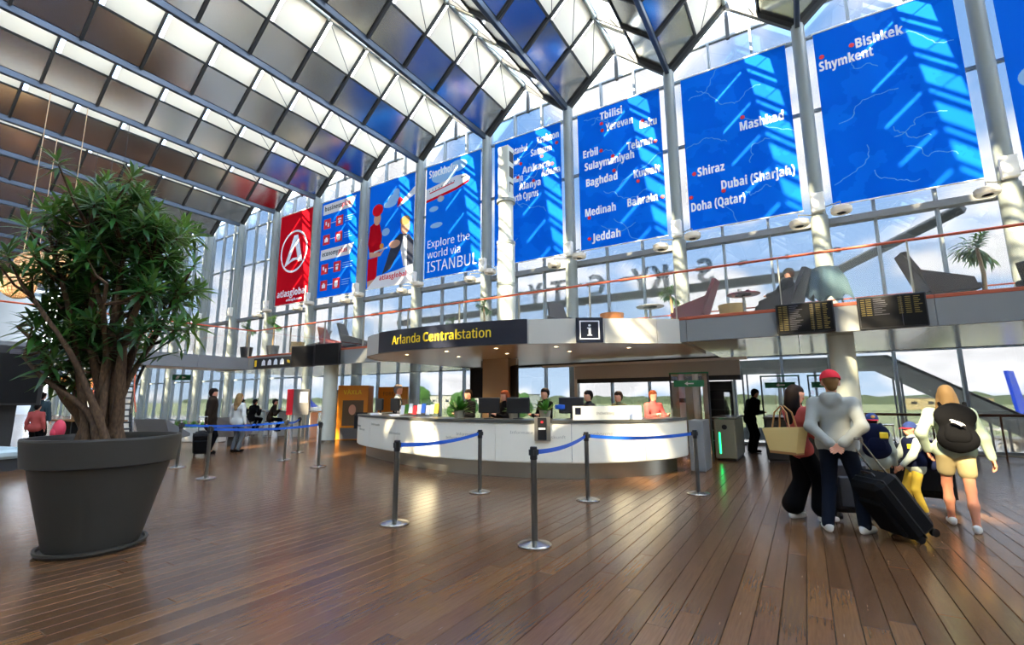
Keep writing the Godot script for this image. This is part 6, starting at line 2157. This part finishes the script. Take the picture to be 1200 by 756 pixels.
	part(o, "trousers" if P.get("legs", "long") != "shorts" else "shorts", flesh(g(), dn, gcell, 0.022), P.get("bottom", M.cloth_dark))
	# ---- shoes
	var sq := g()
	for i in 2:
		var a: Vector3 = legs[i][2]
		flesh(sq, [[a + Vector3(0, -0.02, 0) * s - toe[i] * 0.03 * s, a + Vector3(0, -0.042, 0) * s - toe[i] * 0.04 * s, 0.044 * s, 0.036 * s], [a + Vector3(0, -0.035 * s, 0), a + toe[i] * 0.15 * s + Vector3(0, -0.043 * s, 0), 0.046 * s, 0.034 * s]], 0.014, 0.02)
	part(o, "shoes", sq, P.get("shoes", M.shoe_white))
	# ---- hair and cap
	var hair := []
	var hs: String = P.get("hair", "short")
	if hs != "none":
		hair.append([head + hb * Vector3(0, 0.040, 0.024) * s, head + hb * Vector3(0, 0.048, -0.012) * s, 0.098 * s, 0.088 * s, 1.0, 0.86])
		hair.append([head + hb * Vector3(0, -0.01, 0.052) * s, head + hb * Vector3(0, -0.05, 0.050) * s, 0.072 * s, 0.055 * s, 1.0, 1.0])
		if hs == "long":
			hair.append([head + hb * Vector3(0, 0.0, 0.065) * s, neck + Vector3(0, 0.0, 0.075) * s, 0.078 * s, 0.085 * s])
			hair.append([neck + Vector3(0, 0.0, 0.075) * s, neck + Vector3(0, -0.17, 0.11) * s, 0.088 * s, 0.06 * s, 0.7])
			for e in [-1.0, 1.0]:
				hair.append([head + hb * Vector3(e * 0.066, 0.0, 0.03) * s, neck + Vector3(e * 0.085, -0.02, 0.05) * s, 0.034 * s, 0.045 * s])
				hair.append([neck + Vector3(e * 0.085, -0.02, 0.05) * s, neck + Vector3(e * 0.10, -0.15, 0.07) * s, 0.042 * s, 0.02 * s])
		part(o, "hair", flesh(g(), hair, 0.014 if near else 0.02, 0.02), P.get("hair_m", M.hair_brown))
	if P.has("cap"):
		var cp := g()
		var rows := []
		for j in 7:
			var e := 1.5 * j / 6.0
			var row := []
			for k in 25:
				var a := -TAU * k / 24.0
				row.append(head + hb * (Vector3(cos(a) * cos(e) * 0.104, 0.036 + sin(e) * 0.122, 0.010 + sin(a) * cos(e) * 0.126) * s))
			rows.append(row)
		cp.sheet(rows, true)
		var cap := part(o, "cap", cp, P.cap)
		var br := P.get("brim", 1.0) as float    # 1 in front, -1 worn backwards
		var brim := [[], []]
		for k in 13:
			var a := PI * k / 12.0
			brim[0].append(head + hb * (Vector3(cos(a) * 0.103, 0.038, 0.010 - br * sin(a) * 0.125) * s))
			brim[1].append(head + hb * (Vector3(cos(a) * 0.090, 0.018, 0.010 - br * (sin(a) * 0.175 + 0.03)) * s))
		part(cap, "brim", g().sheet(brim).sheet([brim[1], brim[0]]), P.get("brim_m", P.cap))
		if P.has("badge"):
			part(cap, "badge", g().ball(head + hb * (Vector3(0.0, 0.085, 0.010 + 0.118) * s), Vector3(0.034, 0.03, 0.012) * s, 12, 8), P.badge)
	return o

func backpack(label: String, at: Vector3, turn: float, w: float, h: float, d: float, m: Material, pocket: Material) -> Node3D:
	var o := thing("backpack", label, "backpack", at, turn)
	part(o, "body", flesh(g(), [[Vector3(-w * 0.26, h * 0.28, 0), Vector3(w * 0.26, h * 0.28, 0), w * 0.25, w * 0.25, d / w * 1.6], [Vector3(-w * 0.22, -h * 0.28, 0.0), Vector3(w * 0.22, -h * 0.28, 0.0), w * 0.27, w * 0.27, d / w * 1.8], [Vector3(0, -h * 0.3, 0), Vector3(0, h * 0.34, 0), w * 0.42, w * 0.36, d / w * 1.1]], 0.017, 0.05), m)
	part(o, "front_pocket", flesh(g(), [[Vector3(-w * 0.14, -h * 0.22, d * 0.42), Vector3(w * 0.14, -h * 0.22, d * 0.42), w * 0.2, w * 0.2, 0.5], [Vector3(-w * 0.1, 0, d * 0.38), Vector3(w * 0.1, 0, d * 0.38), w * 0.18, w * 0.18, 0.5]], 0.017, 0.04), pocket)
	for e in [-1.0, 1.0]:
		part(o, "strap", g().tube([Vector3(e * w * 0.28, h * 0.46, -d * 0.2), Vector3(e * w * 0.30, h * 0.62, -d * 0.75), Vector3(e * w * 0.34, h * 0.50, -d * 1.9), Vector3(e * w * 0.36, h * 0.1, -d * 2.2)], 0.02, 6, true, 0.5), m)
	part(o, "grab_loop", g().tube([Vector3(-0.04, h * 0.52, -d * 0.1), Vector3(0, h * 0.60, -d * 0.1), Vector3(0.04, h * 0.52, -d * 0.1)], 0.009, 6), m)
	return o

# ---------------------------------------------------------------- travellers and staff
func travellers() -> void:
	# woman in the rose sweater
	person("woman in a rose sweater and wide black trousers, facing the man", Vector3(-0.12, 0, -7.15), -0.95, {"H": 1.66, "top": M.cloth_rose, "bottom": M.cloth_black, "legs": "wide", "hair": "long", "hair_m": M.hair_dark, "lhand": Vector3(-0.10, 1.02, -0.30), "rhand": Vector3(0.06, 1.00, -0.30), "lpole": Vector3(-0.6, -0.6, 0.6), "rpole": Vector3(0.6, -0.6, 0.6), "head_tilt": -0.25, "lfoot": Vector3(-0.09, 0.075, 0.10), "rfoot": Vector3(0.12, 0.075, -0.14), "hem": -0.02, "top_name": "sweater", "lpalm": Vector3(0.6, 0, -0.3), "rpalm": Vector3(-0.6, 0, -0.3), "girth": 0.95})
	var t := thing("tote_bag", "large beige straw tote bag on the woman's arm", "bag", Vector3(-0.26, 0.82, -6.85), -0.60)
	var bag := g()
	bag.hexa([Vector3(-0.17, 0, 0.07), Vector3(0.17, 0, 0.07), Vector3(0.17, 0, -0.07), Vector3(-0.17, 0, -0.07), Vector3(-0.25, 0.30, 0.085), Vector3(0.25, 0.33, 0.085), Vector3(0.25, 0.33, -0.085), Vector3(-0.25, 0.30, -0.085)])
	part(t, "body", bag, M.straw)
	for e in [-1.0, 1.0]:
		part(t, "handle", g().tube([Vector3(-0.12, 0.28, e * 0.07), Vector3(-0.08, 0.50, e * 0.05), Vector3(0.0, 0.58, e * 0.03), Vector3(0.08, 0.50, e * 0.05), Vector3(0.12, 0.28, e * 0.07)], 0.010, 6), M.oak)
	part(t, "trim_band", g().box(Vector3(0, 0.015, 0), Vector3(0.35, 0.03, 0.15)), M.oak)
	# man in the grey hoodie
	person("man in a pale grey hoodie and red cap, hands clasped behind his back", Vector3(0.26, 0, -6.75), -0.25, {"H": 1.80, "top": M.cloth_hoodie, "top_name": "hoodie", "bottom": M.cloth_jeans, "loose": 0.020, "hood": true, "hair": "short", "hair_m": M.hair_fair, "cap": M.cap_red, "brim": 1.0, "head_turn": 0.35, "head_tilt": -0.2, "lhand": Vector3(-0.02, 0.98, 0.20), "rhand": Vector3(0.10, 0.99, 0.20), "lpole": Vector3(-1.0, -0.4, 0.5), "rpole": Vector3(1.0, -0.4, 0.5), "lhand_dir": Vector3(0.8, -0.5, 0.1), "rhand_dir": Vector3(-0.7, -0.6, 0.15), "lpalm": Vector3(0.1, 0, 1), "rpalm": Vector3(-0.1, 0, 1), "lfoot": Vector3(-0.15, 0.08, 0.10), "rfoot": Vector3(0.17, 0.08, -0.04), "toe_turn": [0.5, -0.35], "girth": 1.04, "hem": 0.03})
	# first boy, seen from behind
	person("boy in a blue and red cap and pale sleeves beside the tilted suitcase", Vector3(0.74, 0, -8.15), 0.1, {"H": 1.27, "top": M.cloth_sleeve, "bottom": M.cloth_khaki, "hair": "short", "cap": M.cap_blue, "brim_m": M.cap_red, "badge": M.badge, "brim": -1.0, "girth": 1.05, "lfoot": Vector3(-0.08, 0.057, 0), "rfoot": Vector3(0.08, 0.057, 0.02)}, "boys in caps")
	var b := backpack("navy backpack with a yellow patch on the taller boy", Vector3(0.74, 0.93, -7.98), 0.1, 0.30, 0.36, 0.12, M.navy_cloth, M.navy_cloth)
	part(b, "yellow_patch", g().bevel(Vector3(0.07, 0.08, 0.115), Vector3(0.09, 0.08, 0.03), 0.008), M.sign_yellow)
	# second boy, side on
	var v := person("smaller boy in yellow trousers and dark vest, side on", Vector3(1.15, 0, -8.25), 1.95, {"H": 1.16, "top": M.cloth_sleeve, "bottom": M.cloth_yellow, "hair": "short", "cap": M.cap_blue, "brim_m": M.cap_red, "brim": 1.0, "girth": 1.05, "lhand": Vector3(-0.12, 0.62, -0.22), "rhand": Vector3(0.12, 0.62, -0.22), "lfoot": Vector3(-0.07, 0.052, 0), "rfoot": Vector3(0.07, 0.052, -0.06), "shoes": M.shoe_grey}, "boys in caps")
	part(v, "vest", flesh(g(), [[Vector3(-0.05, 0.66, 0), Vector3(0.05, 0.66, 0), 0.108, 0.108, 0.9], [Vector3(0, 0.68, 0), Vector3(0, 0.84, 0), 0.118, 0.122, 0.85], [Vector3(-0.07, 0.90, 0), Vector3(0.07, 0.90, 0), 0.085, 0.085, 0.95]], 0.016, 0.04), M.navy_cloth)
	part(v, "yellow_tag", g().bevel(Vector3(-0.085, 0.86, -0.085), Vector3(0.05, 0.06, 0.02), 0.004, Basis(Vector3.UP, 0.6)), M.sign_yellow)
	backpack("dark teal backpack on the smaller boy's back", Vector3(1.34, 0.74, -8.33), 1.95, 0.26, 0.32, 0.11, M.navy_cloth, M.cloth_teal)
	# fair-haired woman walking away
	person("fair-haired woman in a sage shirt and shorts walking away", Vector3(1.44, 0, -7.62), -0.12, {"H": 1.64, "top": M.cloth_sage, "loose": 0.018, "bottom": M.cloth_khaki, "legs": "shorts", "hair": "long", "hair_m": M.hair_blond, "skin": M.skin_tan, "lhand": Vector3(-0.24, 0.86, -0.02), "rhand": Vector3(0.31, 0.80, 0.0), "lpole": Vector3(-0.5, 0, 0.8), "rpole": Vector3(0.4, 0, 0.9), "lfoot": Vector3(-0.10, 0.072, -0.16), "rfoot": Vector3(0.08, 0.072, 0.20), "shoes": M.shoe_white, "girth": 1.04, "hem": 0.02})
	b = backpack("black backpack with a white leaping cat emblem", Vector3(1.45, 1.15, -7.42), -0.12, 0.36, 0.46, 0.15, M.backpack_black, M.backpack_black)
	var cat := g().plate(PackedVector2Array([Vector2(-0.06, 0.030), Vector2(-0.045, 0.042), Vector2(-0.02, 0.030), Vector2(0.02, 0.012), Vector2(0.05, -0.005), Vector2(0.068, -0.030), Vector2(0.052, -0.024), Vector2(0.03, -0.020), Vector2(0.036, -0.040), Vector2(0.018, -0.024), Vector2(-0.01, -0.004), Vector2(-0.03, 0.006), Vector2(-0.052, 0.004), Vector2(-0.036, 0.016)]), 0.0, 0.012)
	part(b, "cat_emblem", cat, M.print_white, Vector3(0.0, 0.06, 0.150))
	# couple by the left belts
	person("man in a long dark coat pulling a suitcase past the belts", Vector3(-14.55, 0, -7.1), -0.35, {"H": 1.84, "cell": 0.026, "top": M.cloth_coat, "loose": 0.05, "hem": -0.10, "bottom": M.cloth_black, "hair_m": M.hair_dark, "shoes": M.shoe_black, "rhand": Vector3(0.30, 0.82, 0.12), "girth": 1.12, "top_name": "coat"})
	person("woman in a white top and grey trousers beside the man in the coat", Vector3(-14.35, 0, -7.75), 0.25, {"H": 1.70, "cell": 0.026, "top": M.cloth_white, "bottom": M.cloth_grey, "hair": "long", "hair_m": M.hair_blond, "shoes": M.shoe_black})
	# people on stools at the window counter
	var seats := [[Vector3(-20.3, 0, -11.5), M.cloth_black, "person in black seated on a stool at the window counter, hunched"], [Vector3(-18.9, 0, -11.5), M.cloth_coat, "person in a brown coat seated at the window counter"], [Vector3(-21.3, 0, -11.5), M.cloth_dark, "person in dark clothes at the far end of the window counter"]]
	for st in seats:
		person(st[2], st[0], -0.5 if st[0].x > -19.5 else 0.2, {"H": 1.72, "cell": 0.028, "pelvis": Vector3(0, 0.76, 0), "lean": Vector3(0, -0.02, -0.10), "top": st[1], "loose": 0.03, "bottom": M.cloth_black, "lfoot": Vector3(-0.12, 0.30, -0.26), "rfoot": Vector3(0.12, 0.30, -0.26), "lhand": Vector3(-0.15, 1.08, -0.34), "rhand": Vector3(0.15, 1.08, -0.34), "shoes": M.shoe_black, "hair_m": M.hair_dark})
		var sl := thing("bar_stool", "steel bar stool under the " + st[2].split(" seated")[0].split(" at the")[0], "stool", st[0])
		part(sl, "seat", g().lathe([[0.0, 0.60], [0.17, 0.60], [0.18, 0.63], [0.16, 0.65], [0.0, 0.65]], 20), M.black_plastic)
		part(sl, "stem", g().tube([Vector3(0, 0.02, 0), Vector3(0, 0.60, 0)], 0.03, 8), M.steel)
		part(sl, "foot", g().lathe([[0.0, 0.0], [0.2, 0.0], [0.2, 0.02], [0.0, 0.03]], 20), M.steel)
	# desk staff
	var clerks := [[Vector3(-9.45, 0, -9.35), 1.90, -0.9, M.cloth_white, M.hair_grey, "short", "grey-haired clerk in a white shirt and dark vest standing at the desk", true], [Vector3(-7.2, 0, -9.55), 1.74, 2.9, M.cloth_black, M.hair_dark, "short", "clerk with dark hair behind the bushy green plant", false], [Vector3(-6.05, 0, -9.45), 1.70, 2.6, M.cloth_black, M.hair_red, "long", "red-haired clerk in black beside the pillar", false], [Vector3(-5.08, 0, -9.65), 1.74, 2.7, M.cloth_black, M.hair_dark, "short", "clerk in a black jacket by the tall dark plant", false], [Vector3(-4.12, 0, -9.9), 1.68, 2.4, M.cloth_dark, M.hair_dark, "short", "clerk in dark clothes looking down near the blue-lidded jar", false], [Vector3(-3.62, 0, -10.45), 1.66, 2.6, M.cloth_olive, M.hair_brown, "short", "clerk in olive behind the low white notice screen", false], [Vector3(-2.98, 0, -10.95), 1.68, -2.2, M.cloth_rose, M.hair_red, "short", "clerk in a rose top at the counter's grey end", false]]
	for c in clerks:
		var ve := person(c[6], c[0], c[2], {"H": c[1], "cell": 0.026, "top": c[3], "bottom": M.cloth_black, "hair": c[5], "hair_m": c[4], "lhand": Vector3(-0.16, 1.14, -0.30), "rhand": Vector3(0.16, 1.14, -0.30), "shoes": M.shoe_black})
		if c[7]:
			part(ve, "waistcoat", flesh(g(), [[Vector3(-0.08, 1.02, 0), Vector3(0.08, 1.02, 0), 0.138, 0.138, 0.85], [Vector3(0, 1.08, 0), Vector3(0, 1.36, 0), 0.152, 0.162, 0.76], [Vector3(-0.09, 1.46, 0), Vector3(0.09, 1.46, 0), 0.118, 0.118, 0.88]], 0.025, 0.04), M.cloth_dark)
	# gate attendant
	person("bearded attendant in a black jacket leaning at the ticket gate", Vector3(-1.40, 0, -15.05), -0.9, {"H": 1.78, "cell": 0.024, "top": M.cloth_black, "bottom": M.cloth_black, "loose": 0.03, "lean": Vector3(0, -0.02, -0.10), "head": Vector3(0, 0, -0.05), "head_tilt": -0.35, "hair_m": M.hair_dark, "lhand": Vector3(-0.15, 1.10, -0.32), "rhand": Vector3(0.15, 1.10, -0.32), "shoes": M.shoe_black})
	# man dozing in a mezzanine chair
	person("man in a dark cap reclining in the black wing chair", Vector3(-0.35, MEZZ - 0.02, -12.75), 1.25, {"H": 1.76, "cell": 0.024, "pelvis": Vector3(0, 0.55, 0.02), "lean": Vector3(0, -0.04, 0.16), "head": Vector3(0, -0.02, 0.02), "head_tilt": -0.3, "top": M.cloth_dark, "loose": 0.03, "bottom": M.cloth_jeans, "lfoot": Vector3(-0.14, 0.08, -0.62), "rfoot": Vector3(0.14, 0.08, -0.70), "lhand": Vector3(-0.1, 0.72, -0.2), "rhand": Vector3(0.1, 0.72, -0.2), "cap": M.cap_dark, "shoes": M.shoe_black})
	# small figures in the far left corner
	var far := [[Vector3(-19.2, 0, -4.55), 1.42, M.cloth_rose, M.skin_a, "seated traveller in a patterned dark red top behind the big pot"], [Vector3(-21.0, 0, -5.05), 1.78, M.cloth_teal, M.skin_a, "standing traveller with a blue backpack behind the big pot"], [Vector3(-24.0, 0, -7.9), 1.66, M.cloth_dark, M.skin_a, "dark-clothed traveller seen past the tree's stems"]]
	for f in far:
		person(f[4], f[0], 0.8, {"H": f[1], "cell": 0.03, "top": f[2], "bottom": M.cloth_black, "shoes": M.shoe_black, "hair_m": M.hair_dark})
